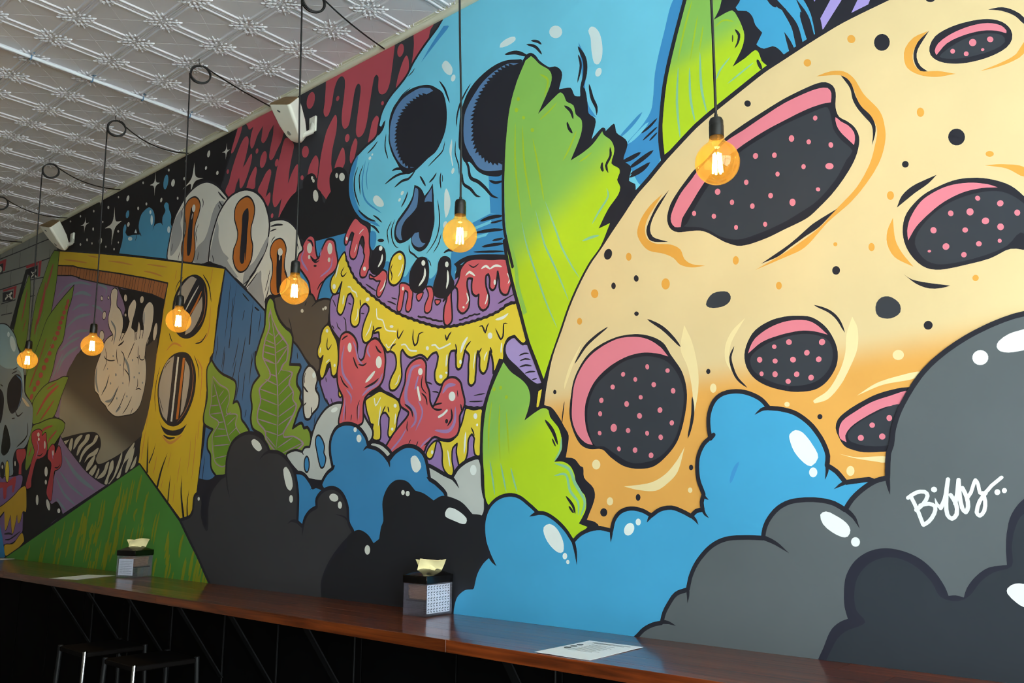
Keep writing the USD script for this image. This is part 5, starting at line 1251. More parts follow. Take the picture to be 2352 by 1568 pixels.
def copy_of(path, name, label, loc, rz=0, group=None):
    was = stage.GetPrimAtPath(path).GetCustomData()
    x = UsdGeom.Xform.Define(stage, numbered("/World", name))
    x.GetPrim().GetReferences().AddInternalReference(path)
    x.GetPrim().SetInstanceable(True)
    x.ClearXformOpOrder(); x.AddTranslateOp().Set(Gf.Vec3d(*map(float, loc)))
    if rz: x.AddRotateZOp().Set(float(rz))
    data(x.GetPrim(), label, was.get("category"), group or was.get("group"))

def box(x0, x1, y0, y1, z0, z1, c=0.0):
    """A box, its edges chamfered by c."""
    if c <= 0:
        b = trimesh.creation.box((x1 - x0, y1 - y0, z1 - z0)); b.apply_translation(((x0 + x1) / 2, (y0 + y1) / 2, (z0 + z1) / 2)); return b
    p = []
    for sx, sy, sz in itertools.product((0, 1), repeat=3):
        q = np.array([x1 if sx else x0, y1 if sy else y0, z1 if sz else z0]); s = np.array([-1 if v else 1 for v in (sx, sy, sz)]) * c
        for a in range(3):
            v = q + s; v[a] = q[a]; p.append(v)
    return trimesh.convex.convex_hull(np.array(p))

def cat_(*ms):
    return trimesh.util.concatenate([m for m in ms])

def sweep(points, r, sides=8, closed=False):
    """A round tube along a polyline (parallel-transported frame)."""
    P = np.asarray(points, float); n = len(P)
    T = np.roll(P, -1, 0) - np.roll(P, 1, 0) if closed else np.gradient(P, axis=0)
    T /= np.linalg.norm(T, axis=1, keepdims=True) + 1e-12
    a = np.cross(T[0], [0, 0, 1.0] if abs(T[0][2]) < .9 else [1.0, 0, 0]); a /= np.linalg.norm(a)
    R = np.broadcast_to(r, (n,)); V = []
    th = np.arange(sides) * 2 * np.pi / sides
    for i in range(n):
        a = a - T[i] * a.dot(T[i]); a /= np.linalg.norm(a); b = np.cross(T[i], a)
        V.append(P[i] + R[i] * (np.cos(th)[:, None] * a + np.sin(th)[:, None] * b))
    V = np.vstack(V); F = []
    for i in range(n if closed else n - 1):
        j = (i + 1) % n
        for k in range(sides):
            l = (k + 1) % sides
            F += [[i*sides+k, i*sides+l, j*sides+l], [i*sides+k, j*sides+l, j*sides+k]]
    if not closed:
        V = np.vstack([V, P[0], P[-1]]); c0, c1 = len(V) - 2, len(V) - 1
        for k in range(sides):
            l = (k + 1) % sides
            F += [[c0, l, k], [c1, (n-1)*sides+k, (n-1)*sides+l]]
    m = trimesh.Trimesh(V, F, process=False); m.fix_normals(); return m

def lathe(profile, n=32):
    """Profile of (radius, z) points turned about z."""
    P = np.asarray(profile, float); th = np.arange(n) * 2 * np.pi / n; V = []; F = []
    for r, z in P:
        V.append(np.stack([r * np.cos(th), r * np.sin(th), np.full(n, z)], 1))
    V = np.vstack(V)
    for i in range(len(P) - 1):
        for k in range(n):
            l = (k + 1) % n
            F += [[i*n+k, i*n+l, (i+1)*n+l], [i*n+k, (i+1)*n+l, (i+1)*n+k]]
    m = trimesh.Trimesh(V, F, process=True); m.update_faces(m.nondegenerate_faces()); m.fix_normals(); return m

def ellipsoid(c, axes, R=np.eye(3), sub=1, cut=None):
    s = trimesh.creation.icosphere(sub); v = s.vertices * axes
    m = trimesh.Trimesh(v @ np.asarray(R).T + c, s.faces, process=False); return m

def rotz(deg):
    c, s = math.cos(math.radians(deg)), math.sin(math.radians(deg)); return np.array([[c, -s, 0], [s, c, 0], [0, 0, 1.0]])

# ---------------------------------------------------------------- materials
LOOK = {}
def look(name, nodes, links, surface="p.BSDF"):
    LOOK[name] = usdkit.material(stage, f"/World/Looks/{name}", nodes, links, surface=surface)

def lin(h):
    c = np.array([int(h[i:i+2], 16) for i in (0, 2, 4)]) / 255.0
    return np.where(c <= .04045, c / 12.92, ((c + .055) / 1.055) ** 2.4)

def plain(name, hexcol, rough=.5, metal=0.0, spec=.5, var=.06, scale=12, bump=0.0, coat=0.0, bscale=60):
    """A principled colour that wanders a little with noise, so that nothing is perfectly even."""
    c = lin(hexcol)
    nodes = {"tc": ("texture_coordinate", {}), "n": ("noise_texture", {"scale": scale, "detail": 4.0}),
             "r": ("rgb_ramp", {"ramp": [(.3, tuple(c * (1 - var))), (.7, tuple(np.minimum(c * (1 + var), .95)))]}),
             "p": ("principled_bsdf", {"roughness": rough, "metallic": metal, "specular_ior_level": spec, "coat_weight": coat, "coat_roughness": .08})}
    links = [("tc.object", "n.vector"), ("n.fac", "r.fac"), ("r.color", "p.base_color")]
    if bump:
        nodes["bn"] = ("noise_texture", {"scale": bscale, "detail": 3.0}); nodes["b"] = ("bump", {"strength": bump, "distance": .002})
        links += [("tc.object", "bn.vector"), ("bn.fac", "b.height"), ("b.normal", "p.normal")]
    look(name, nodes, links)

plain("tin_white", "cfcfd3", .36, var=.04, scale=2.0)
plain("cornice_cream", "c8c9b4", .45, var=.05, scale=3)
plain("ceiling_white", "c6c4c0", .6)
plain("plaster_white", "857e74", .85, bump=.15)
plain("black_panel", "050506", .7, var=.3, scale=4, spec=.08)
plain("floor_dark", "1a1613", .7, var=.25, scale=3, spec=.2)
plain("cable_black", "0d0c0c", .55, var=.2)
plain("bakelite", "141411", .35, var=.1)
plain("steel_dark", "121315", .5, var=.3, scale=20, spec=.3)
plain("seat_wood", "090605", .7, var=.2, spec=.1)
plain("chrome", "d8dadc", .12, metal=1.0, var=.03)
plain("speaker_white", "d9dccf", .4, var=.03)
plain("speaker_grille", "77603f", .7, var=.15, scale=40)
plain("speaker_recess", "7d7f76", .6)
plain("conduit_white", "d4dbe0", .35, var=.03)
plain("clip_blue", "5a7d9c", .4)
plain("box_cream", "d8d6b4", .4)
plain("lid_black", "08080a", .22, var=.1, coat=.4)
plain("napkin_cream", "e6d9a2", .85, var=.06, scale=18, bump=.2)
plain("napkin_tan", "a87f5c", .9, var=.15, scale=25)
plain("paper_white", "e4ecf0", .7, var=.02)
plain("print_grey", "8d959b", .8)
plain("print_dark", "3f464c", .8)
plain("seat_black", "101011", .45, var=.2)
plain("brass", "b99a5b", .3, metal=1.0)
plain("frame_dark", "26282a", .4)

# varnished timber: long grain along x, darker knots, boards told apart by their own tone
look("timber", {
    "tc": ("texture_coordinate", {}), "oi": ("object_info", {}),
    "off": ("vector_math", {"math_type": "add"}),
    "sc": ("vector_math", {"math_type": "multiply", "vector2": (9.0, 9.0, 9.0)}),
    "comb": ("combine_xyz", {}),
    "mp": ("mapping", {"scale": (.55, 13.0, 13.0)}),
    "n": ("noise_texture", {"scale": 3.2, "detail": 7.0, "roughness": .6, "distortion": .8}),
    "n2": ("noise_texture", {"scale": 1.1, "detail": 3.0}),
    "mp2": ("mapping", {"scale": (.8, 3.0, 3.0)}),
    "r": ("rgb_ramp", {"ramp": [(.28, tuple(lin("351508"))), (.5, tuple(lin("662e12"))), (.72, tuple(lin("86441c")))]}),
    "r2": ("rgb_ramp", {"ramp": [(.3, (.62, .58, .55)), (.65, (1.15, 1.1, 1.05))]}),
    "mul": ("mix_color", {"blend_type": "multiply", "fac": 1.0}),
    "tone": ("rgb_ramp", {"ramp": [(0, (.75, .7, .66)), (1, (1.2, 1.15, 1.1))]}),
    "mul2": ("mix_color", {"blend_type": "multiply", "fac": 1.0}),
    "b": ("bump", {"strength": .12, "distance": .002}),
    "p": ("principled_bsdf", {"roughness": .3, "specular_ior_level": .5, "coat_weight": .6, "coat_roughness": .12})},
    [("oi.random", "comb.x"), ("oi.random", "comb.y"), ("comb.vector", "sc.vector1"), ("tc.object", "off.vector1"), ("sc.vector", "off.vector2"),
     ("off.vector", "mp.vector"), ("mp.vector", "n.vector"), ("off.vector", "mp2.vector"), ("mp2.vector", "n2.vector"), ("n.fac", "r.fac"), ("n2.fac", "r2.fac"),
     ("r.color", "mul.a"), ("r2.color", "mul.b"), ("oi.random", "tone.fac"), ("mul.result", "mul2.a"), ("tone.color", "mul2.b"), ("mul2.result", "p.base_color"),
     ("n.fac", "b.height"), ("b.normal", "p.normal")])

# clear acrylic of the napkin boxes, and window glass
def pane(name, tint, rough, ior=1.45):
    look(name, {"w": ("layer_weight", {"blend": .5}), "f": ("rgb_ramp", {"ramp": [(0, (.02,) * 3), (.55, (.03,) * 3), (.8, (.10,) * 3), (1, (.6,) * 3)]}), "t": ("transparent_bsdf", {"color": tint}), "g": ("glossy_bsdf", {"roughness": rough, "color": (1, 1, 1)}),
                "m": ("mix_closure", {})}, [("w.facing", "f.fac"), ("f.color", "m.fac"), ("t.BSDF", "m.closure1"), ("g.BSDF", "m.closure2")], surface="m.closure")
look("acrylic", {"w": ("layer_weight", {"blend": .5}), "f": ("rgb_ramp", {"ramp": [(0, (.03,) * 3), (.55, (.05,) * 3), (.8, (.16,) * 3), (1, (.7,) * 3)]}), "t": ("transparent_bsdf", {"color": (.9, .9, .93)}),
                 "g": ("glossy_bsdf", {"roughness": .05, "color": (1, 1, 1)}), "d": ("diffuse_bsdf", {"color": (.55, .53, .62)}), "m0": ("mix_closure", {"fac": .06}), "m": ("mix_closure", {})},
     [("w.facing", "f.fac"), ("f.color", "m.fac"), ("t.BSDF", "m0.closure1"), ("d.BSDF", "m0.closure2"), ("m0.closure", "m.closure1"), ("g.BSDF", "m.closure2")], surface="m.closure")
pane("window_glass", (.96, .98, .97), .0)
# amber lamp glass: tinted, a little milky so that the filament's light glows in it
look("amber_glass", {"w": ("layer_weight", {"blend": .5}), "f": ("rgb_ramp", {"ramp": [(0, (.03,) * 3), (.55, (.05,) * 3), (.8, (.15,) * 3), (1, (.7,) * 3)]}), "t": ("transparent_bsdf", {"color": (1.0, .74, .33)}), "d": ("translucent_bsdf", {"color": (1.0, .55, .10)}),
                     "g": ("glossy_bsdf", {"roughness": .06, "color": (1, .95, .85)}), "m1": ("mix_closure", {"fac": .05}), "m": ("mix_closure", {})},
     [("t.BSDF", "m1.closure1"), ("d.BSDF", "m1.closure2"), ("w.facing", "f.fac"), ("f.color", "m.fac"), ("m1.closure", "m.closure1"), ("g.BSDF", "m.closure2")], surface="m.closure")
look("filament_glow", {"e": ("emission", {"color": (1.0, .74, .38), "strength": FILAMENT})}, [], surface="e.emission")

# mural paint: the colour is the mural's own print, carried by each vertex
look("mural_paint", {"a": ("attribute", {"attribute": "paint"}), "tc": ("texture_coordinate", {}),
    "n": ("noise_texture", {"scale": 2.5, "detail": 5.0}), "r": ("rgb_ramp", {"ramp": [(.3, (.93, .93, .93)), (.7, (1.05, 1.05, 1.05))]}),
    "mul": ("mix_color", {"blend_type": "multiply", "fac": 1.0}),
    "bn": ("noise_texture", {"scale": 55.0, "detail": 3.0}), "b": ("bump", {"strength": .08, "distance": .002}),
    "p": ("principled_bsdf", {"roughness": .62, "specular_ior_level": .3})},
    [("tc.object", "n.vector"), ("n.fac", "r.fac"), ("a.color", "mul.a"), ("r.color", "mul.b"), ("mul.result", "p.base_color"), ("tc.object", "bn.vector"), ("bn.fac", "b.height"), ("b.normal", "p.normal")])

# ---------------------------------------------------------------- the room
WX0, WX1 = -10.4, 2.6           # ends of the room
FY = -3.4                       # wall behind the camera
LOWZ = 1.009                    # underside of the counter
obj("floor", box(WX0 - .1, WX1 + .1, FY - .1, WY + .1, -.06, 0), "floor_dark", kind="structure")
back = obj("wall_back", box(WX0, WX1, WY + .004, WY + .12, 0, CZ), "plaster_white", kind="structure")
obj("wall_front", box(WX0, WX1, FY - .12, FY, 0, CZ), "plaster_white", kind="structure")
obj("wall_left", box(WX0 - .12, WX0, FY, WY, 0, CZ), "plaster_white", kind="structure")
# street front at the right: posts and rails round the panes that let the daylight in
fr = [box(WX1, WX1 + .1, FY, WY, 0, .12), box(WX1, WX1 + .1, FY, WY, 3.55, CZ)]
win_y = np.linspace(FY, WY, 4)
fr += [box(WX1, WX1 + .1, max(y - .05, FY), min(y + .05, WY), .12, 3.55) for y in win_y]
obj("wall_right", cat_(*fr), "frame_dark", kind="structure", smooth=False)
for k in range(3):
    w = obj(f"window_{k+1}", box(WX1 + .045, WX1 + .055, win_y[k] + .05, win_y[k+1] - .05, .12, 3.55), "window_glass", kind="structure", smooth=False)
    obj("window_bar", box(WX1 + .02, WX1 + .08, win_y[k] + .05, win_y[k+1] - .05, 2.55, 2.6), "frame_dark", w, smooth=False)
# black boards under the counter, with open joints
edges = [WX0, -9.8, -9.2, -8.6, -8.0, -7.4, -6.8, -6.2, -5.6, -4.98, -4.36, -3.84, -3.17, -2.553, -1.997, -1.4, -.8, -.2, .4, 1.0, 1.6, WX1]
for a, b in zip(edges[:-1], edges[1:]):
    obj("panel", box(a + .003, b - .003, WY - .010, WY + .004, .02, 1.005, .0025), "black_panel", back, smooth=False)

# ceiling of pressed-metal squares: two raised beads round each, petals in the corners, fine creases from corner to corner
CELL = .28725; NX, NY = -4.4100, 1.4090
ceil = obj("ceiling", box(WX0, WX1, FY, WY + .12, CZ + .002, CZ + .1), "ceiling_white", kind="structure")
def tin_tile():
    c = CELL; parts = [box(.0008, c - .0008, .0008, c - .0008, -.0005, .002)]
    half = lambda p0, p1, r: sweep(np.array(p0) + (np.array(p1) - np.array(p0)) * np.linspace(0, 1, 2)[:, None], r, 6)
    ins, off = .0215, .052
    for k in range(4):
        R = rotz(90 * k); ctr = np.array([c / 2, c / 2, 0])
        t = lambda p: (np.asarray(p, float) - ctr) @ R.T + ctr
        # the bead, hooked inwards at its two ends
        L = [(off - .004, ins + .020, 0), (off - .001, ins + .010, 0), (off + .008, ins + .002, 0), (off + .022, ins, 0), (c - off - .022, ins, 0), (c - off - .008, ins + .002, 0), (c - off + .001, ins + .010, 0), (c - off + .004, ins + .020, 0)]
        parts.append(sweep(t(L), [.003, .006, .0080, .0085, .0085, .0080, .006, .003], 6))
        parts.append(half(t((.004, .004, 0)), t((c - .004, .004, 0)), .0045))
        # corner petals
        for ang, d, la, lb in ((45, .053, .018, .0080), (14, .051, .014, .0070), (76, .051, .014, .0070), (45, .028, .011, .008), (-6, .034, .011, .006), (96, .034, .011, .006), (28, .068, .010, .0055), (62, .068, .010, .0055), (45, .080, .012, .004)):
            a = math.radians(ang); p = t((d * math.cos(a) + .002, d * math.sin(a) + .002, -.0012))
            parts.append(ellipsoid(p, (la, lb, .0075), R @ rotz(ang)))
    for d in ((1, 1), (1, -1)):
        n = np.array([d[0], d[1], 0]) / math.sqrt(2); m0 = np.array([c / 2, c / 2, 0])
        parts.append(sweep([m0 - n * .105, m0 - n * .05, m0 + n * .05, m0 + n * .105], [.0006, .0013, .0013, .0006], 4))
    m = cat_(*parts); m.apply_translation((0, 0, -.0015)); return m
TILE = tin_tile()
half_tile = trimesh.intersections.slice_mesh_plane(TILE, (0, -1, 0), (0, 2.505 - (NY + 3 * CELL), 0))
proto = None
cx = UsdGeom.Scope.Define(stage, "/World/Looks/tiles")
for nm, ms in (("ceiling_tile", TILE), ("ceiling_tile_cut", half_tile)):
    m = stage.CreateClassPrim(f"/World/Looks/tiles/{nm}")
    usdkit.mesh(stage, f"/World/Looks/tiles/{nm}", ms, LOOK["tin_white"], smooth=35); m.SetSpecifier(Sdf.SpecifierClass)
for j in range(-4, 4):
    for i in range(-18, 19):
        if j < -1 and i > 8 and False: continue
        t = UsdGeom.Mesh.Define(stage, numbered(ceil, "ceiling_tile"))
        t.GetPrim().GetReferences().AddInternalReference("/World/Looks/tiles/ceiling_tile_cut" if j == 3 else "/World/Looks/tiles/ceiling_tile")
        t.AddTranslateOp().Set(Gf.Vec3d(NX + i * CELL, NY + j * CELL, CZ))
# cornice: a flat fillet on the ceiling, a groove, a round bead down the wall
prof = [(0, 0), (0, -.031), (-.006, -.0315)] + [(-.006 - .017 * math.sin(a), -.0145 - .017 * math.cos(a)) for a in np.linspace(.2, 1.9, 8)] + [(-.024, -.006), (-.027, -.006), (-.034, -.005), (-.036, 0)]
pm = trimesh.creation.extrude_polygon(shapely.Polygon(prof), WX1 - WX0, engine="earcut")
pm.apply_transform(np.array([[0, 0, 1, WX0], [1, 0, 0, WY], [0, 1, 0, CZ], [0, 0, 0, 1.0]]))
pm.fix_normals()
obj("trim_1", pm, "cornice_cream", kind="structure", label="rounded cream cornice where the mural meets the ceiling")

# ---------------------------------------------------------------- the mural: flat paint on the back wall, each motif a part
MUR = thing("mural", "giant bright cartoon mural painted across the whole back wall above the counter", "mural")
CLIP = shapely.box((WX0 + .01) * 1000, 1020, (WX1 - .01) * 1000, (CZ - .02) * 1000)
PAL = {k: lin(v) for k, v in (q.split() for q in PALETTE.strip().splitlines())}
def mural_meshes():
    parts, path = [], [None, None]
    for ln in PAINT.strip().splitlines():
        if ln[0] in "=-*":
            nm, lab = [s.strip() for s in (ln[1:] + "|").split("|")[:2]]
            parts.append((ln[0], nm, lab, []))
        else:
            parts[-1][3].append(ln)
    done_b, done_g, done_l, out = [], [], [], []
    LAY = .00007
    base = (CLIP, PAL["K"], None)
    for mark, nm, lab, recs in parts:
        V, F, C = [], [], []; n = 0
        for rec in recs:
            for g, c, grad in shapes_of(rec):
                if mark == "*" and V:      # each spot or crease a part of its own
                    out.append((mark, nm, lab, np.vstack(V), np.vstack(F), np.vstack(C))); V, F, C = [], [], []; n = 0
                g = g.intersection(CLIP) if g.bounds and (g.bounds[3] > CLIP.bounds[3] or g.bounds[1] < CLIP.bounds[1] or g.bounds[0] < CLIP.bounds[0]) else g
                if g.is_empty: continue
                bb = g.bounds; lev = 1
                if done_b:
                    B = np.array(done_b); hit = np.nonzero((B[:, 0] < bb[2]) & (B[:, 2] > bb[0]) & (B[:, 1] < bb[3]) & (B[:, 3] > bb[1]))[0]
                    if len(hit):
                        L = np.array(done_l)[hit]; order = np.argsort(-L); shapely.prepare(g)
                        for h in hit[order]:
                            if done_g[h].intersects(g): lev = done_l[h] + 1; break
                done_b.append(bb); done_g.append(g); done_l.append(lev)
                pieces = [(g, None)]
                if grad:   # a sprayed fade: bands across it, colours running on between them
                    c2, p0, p1 = grad; d = p1 - p0; L = np.linalg.norm(d); d = d / L; nn = np.array([-d[1], d[0]]); pieces = []
                    ts = [-50] + list(np.linspace(0, 1, 9)) + [50]
                    for a, b in zip(ts[:-1], ts[1:]):
                        q = shapely.Polygon([p0 + d * L * a - nn * 9e4, p0 + d * L * b - nn * 9e4, p0 + d * L * b + nn * 9e4, p0 + d * L * a + nn * 9e4])
                        pieces.append((g.intersection(q), (p0, d / L, PAL[c], PAL[c2])))
                for h, gr in pieces:
                    for poly in getattr(h, "geoms", [h]):
                        if poly.geom_type != "Polygon" or poly.area < 2: continue
                        poly = poly.simplify(.35)
                        if poly.is_empty or poly.geom_type != "Polygon": continue
                        v, f = trimesh.creation.triangulate_polygon(poly, engine="earcut")
                        if not len(f): continue
                        a2 = np.cross(v[f[:, 1]] - v[f[:, 0]], v[f[:, 2]] - v[f[:, 0]]); f = np.where((a2 < 0)[:, None], f[:, ::-1], f)
                        V.append(np.stack([v[:, 0] / 1000, np.full(len(v), WY + .0005 - lev * LAY), v[:, 1] / 1000], 1)); F.append(f + n); n += len(v)
                        if gr:
                            t = np.clip((v - gr[0]) @ gr[1], 0, 1); t = (t * t * (3 - 2 * t))[:, None]; C.append(gr[2] * (1 - t) + gr[3] * t)
                        else:
                            C.append(np.broadcast_to(PAL[c], (len(v), 3)))
        if V: out.append((mark, nm, lab, np.vstack(V), np.vstack(F), np.vstack(C)))
    return out
def paint_mesh(path, V, F, C):
    m = usdkit.mesh(stage, path, (V, F), LOOK["mural_paint"])
    UsdGeom.PrimvarsAPI(m).CreatePrimvar("paint", Sdf.ValueTypeNames.Color3fArray, "vertex").Set(Vt.Vec3fArray.FromNumpy(np.ascontiguousarray(C, np.float32)))
    return m
bx = np.array([[WX0 + .005, WY + .0005, 1.0], [WX1 - .005, WY + .0005, 1.0], [WX1 - .005, WY + .0005, CZ - .002], [WX0 + .005, WY + .0005, CZ - .002]])
paint_mesh(numbered(MUR, "base_coat"), bx, np.array([[0, 1, 2], [0, 2, 3]]), np.broadcast_to(PAL["K"], (4, 3)))
cur = MUR
for mark, nm, lab, V, F, C in mural_meshes():
    path = numbered(MUR if mark == "=" else cur, nm)
    m = paint_mesh(path, V, F, C)
    if lab: m.GetPrim().SetCustomDataByKey("label", lab)
    if mark == "=": cur = path

# ---------------------------------------------------------------- the counter
CY0, CY1, CT, CB = 2.034, WY - .004, 1.05, 1.009
cn = thing("counter", "long varnished red-brown timber counter along the foot of the mural", "counter")
rng = np.random.RandomState(11)
rows = np.linspace(CY0 + .052, CY1, 5)
for k in range(4):
    x = WX0 + .02 + rng.uniform(-1.5, -.2)
    while x < WX1 - .02:
        L = rng.uniform(1.7, 3.0); a, b = max(x, WX0 + .02), min(x + L, WX1 - .02); x += L
        if b - a > .05: obj("board", box(a + .0002, b - .0002, rows[k] + .0002, rows[k + 1] - .0002, CB, CT, .0005), "timber", cn, smooth=False)
x = WX0 + .02 - .6
while x < WX1 - .02:
    L = rng.uniform(1.4, 2.6); a, b = max(x, WX0 + .02), min(x + L, WX1 - .02); x += L
    if b - a > .05: obj("edge_board", box(a + .0001, b - .0001, CY0, CY0 + .0518, CB, CT, .0009), "timber", cn, smooth=False)

# steel angle brackets under it
BX = [(-6.05, "leftmost dark steel strut bracket under the far sheet of paper"), (-5.5, "dark steel strut bracket under the counter left of the far napkin box"), (-4.949, "dark steel strut bracket under the counter just right of the far napkin box"),
      (-4.359, "dark steel strut bracket below the foot of the green triangle"), (-3.842, "dark steel strut bracket below the dark grey cloud"), (-3.218, "dark steel strut bracket below the black cloud, left of the near napkin box"),
      (-2.03, "dark steel strut bracket between the near napkin box and the printed notice"), (-1.45, "rightmost dark steel strut bracket, below the printed notice")]
def bracket_mesh():
    w = .021
    arm = box(-w, w, -.38, -.006, -.006, 0, .001); leg = box(-.004, .004, -.006, 0, -.52, 0, .001)
    d0, d1 = np.array([0, -.30, -.006]), np.array([0, -.006, -.44]); t = (d1 - d0) / np.linalg.norm(d1 - d0); n = np.cross([1, 0, 0], t)
    p = [q + s * w * np.array([1, 0, 0]) + u * .003 * n for q in (d0, d1) for s in (-1, 1) for u in (-1, 1)]
    return arm, leg, trimesh.convex.convex_hull(np.array(p))
arm, leg, strut = bracket_mesh()
b0 = None
for k, (x, blab) in enumerate(BX):
    loc = (x, WY - .011, CB - .0005)
    if b0 is None:
        b0 = thing("shelf_bracket", blab, "bracket", loc, group="steel brackets under the counter")
        obj("arm", arm, "steel_dark", b0, smooth=False); obj("leg", leg, "steel_dark", b0, smooth=False); obj("strut", strut, "steel_dark", b0, smooth=False)
    else:
        copy_of(b0, "shelf_bracket", blab, loc)

# ---------------------------------------------------------------- pendant lamps on looped cords
BULB_R = BULB_D / 2
PY = 1.985
PEND = [(-1.020, -1.033, 2.430, .02), (-2.020, -2.035, 2.434, .02), (-3.020, -3.037, 2.400, .015), (-4.026, -4.050, 2.410, .008), (-5.027, -5.077, 2.405, .055), (-6.044, -6.094, 2.430, .045), (-7.014, -7.06, 2.42, .045), (-8.01, -8.06, 2.42, .04)]
PLAB = ["hanging amber globe bulb nearest the viewer in front of the long crater", "hanging amber globe bulb in front of the big blue skull's cheek",
        "hanging amber globe bulb in front of the brown-grey cloud and pink bone", "hanging amber globe bulb in front of the yellow panel's upper dial",
        "hanging amber globe bulb in front of the lilac swirls inside the painted television", "leftmost hanging amber globe bulb in view, in front of the striped leaves",
        "hanging lamp whose cord loop is cut by the left edge of the picture", "farthest hanging lamp, only its cord end shows at the left of the cornice"]
rng = np.random.RandomState(5)
for (hx, bx_, bz, sag), lab in zip(PEND, PLAB):
    p = thing("pendant_lamp", lab, "lamp", (bx_, PY, bz), group="row of pendant bulbs along the counter")
    T = np.array([bx_, PY, bz])
    # socket and bulb; z = 0 is the globe's middle
    R = BULB_R
    glob = [(0.0, -R)] + [(R * math.sin(a), -R * math.cos(a)) for a in np.linspace(.12, 2.62, 22)] + [(R * .44, R * .92), (R * .37, R * 1.02), (R * .33, R * 1.14), (R * .30, R * 1.30)]
    bulb = obj("bulb", lathe(glob, 40), "amber_glass", p, smooth=60)
    stem = lathe([(0, -.1 * R), (.07 * R, -.08 * R), (.08 * R, .5 * R), (.16 * R, .95 * R), (.26 * R, 1.28 * R)], 16)
    obj("glass_stem", stem, "window_glass", bulb, smooth=60)
    rods = []
    for a in np.arange(6) * math.pi / 3 + .3:
        c, s = math.cos(a), math.sin(a)
        rods.append(sweep([(.15 * R * c, .15 * R * s, .42 * R), (.21 * R * c, .21 * R * s, -.48 * R)], .050 * R, 8))
    obj("filament", cat_(*rods), "filament_glow", bulb, smooth=60)
    sock = lathe([(0, 1.30 * R), (.31 * R, 1.30 * R), (.33 * R, 1.26 * R), (.335 * R, 1.22 * R), (.335 * R, 1.74 * R), (.32 * R, 1.78 * R), (.325 * R, 1.80 * R), (.325 * R, 1.98 * R), (.28 * R, 2.10 * R), (.16 * R, 2.16 * R), (.09 * R, 2.20 * R), (.08 * R, 2.32 * R), (0, 2.32 * R)][2:], 32)
    obj("socket", sock, "bakelite", p, smooth=40)
    # cord: up from the socket, three turns of slack through the hook, then along to the cornice
    top = CZ - .035 - T[2]; hx_ = hx - T[0]
    rr = COIL_R; ed = np.array([.42, .907, 0]); cc = np.array([hx_, 0, top - rr - .004]) + ed * .012
    low = cc - ed * rr
    drop = np.array([[0, 0, 2.30 * R], low * [.15, .15, 0] + [0, 0, .45], low * [.6, .6, 0] + [0, 0, cc[2] - .5], low * [.97, .97, 0] + [0, 0, cc[2] - .07]])
    turns = []; nrm = np.array([.907, -.42, 0])
    for q in np.linspace(0, 1, 74):
        a = math.pi + q * 2 * math.pi * 2.72; r2 = rr * (1 + .05 * math.sin(3.1 * a / 2 + hx * 7) - .05 * q)
        turns.append(cc + ed * r2 * math.cos(a) + nrm * ((q - .5) * .014 + .003 * math.sin(a * 1.3)) - np.array([0, 0, r2 * math.sin(a)]) * -1)
    end = np.array([hx - .135, WY - .012, CZ - .0325]) - T
    s0 = np.array(turns[-1]); run = []
    for q in np.linspace(0.06, 1, 18):
        v = s0 + (end - s0) * q; v[2] -= sag * 4 * q * (1 - q) * (1.15 - .3 * q); run.append(v)
    cord_pts = np.vstack([spline(drop, False, [False] * len(drop), .05), np.array(turns), np.array(run)])
    obj("cord", sweep(cord_pts, .0038, 7), "cable_black", p, smooth=60)
    hk = [(hx_, 0, CZ - T[2]), (hx_, 0, top + .012), (hx_ + .008, 0, top), (hx_ + .014, 0, top - .008), (hx_ + .008, 0, top - .014), (hx_ - .004, 0, top - .010)]
    obj("hook", sweep(hk, .0018, 6), "steel_dark", p, smooth=60)

# ---------------------------------------------------------------- ceiling conduit and its box
cdx, cdz = -4.66, CZ - .020
cd = thing("conduit", "white cable conduit clipped across the pressed-metal ceiling", "conduit")
obj("pipe", sweep([(cdx, 1.18, cdz), (cdx, 1.7, cdz + .001), (cdx, 2.2, cdz), (cdx - .002, 2.42, cdz), (cdx - .006, 2.515, cdz - .004)], .0095, 14), "conduit_white", cd, smooth=60)
for y in (1.393, 1.70, 1.979, 2.261):
    c = sweep([(cdx + .0145 * math.cos(a), y, cdz - .0145 * math.sin(a) * 1.0) for a in np.linspace(-.5, math.pi + .5, 14)], .0035, 6)
    obj("clip", cat_(c, box(cdx + .012, cdx + .034, y - .008, y + .008, CZ - .006, CZ - .002, .0008)), "clip_blue", cd, smooth=40)
jb = thing("junction_box", "cream plastic box on the ceiling at the left end of the conduit", "junction box")
obj("case", box(cdx - .05, cdx + .04, 1.09, 1.215, CZ - .048, CZ - .002, .006), "box_cream", jb, smooth=False)
obj("cover", box(cdx - .044, cdx + .034, 1.097, 1.208, CZ - .054, CZ - .047, .002), "box_cream", jb, smooth=False)

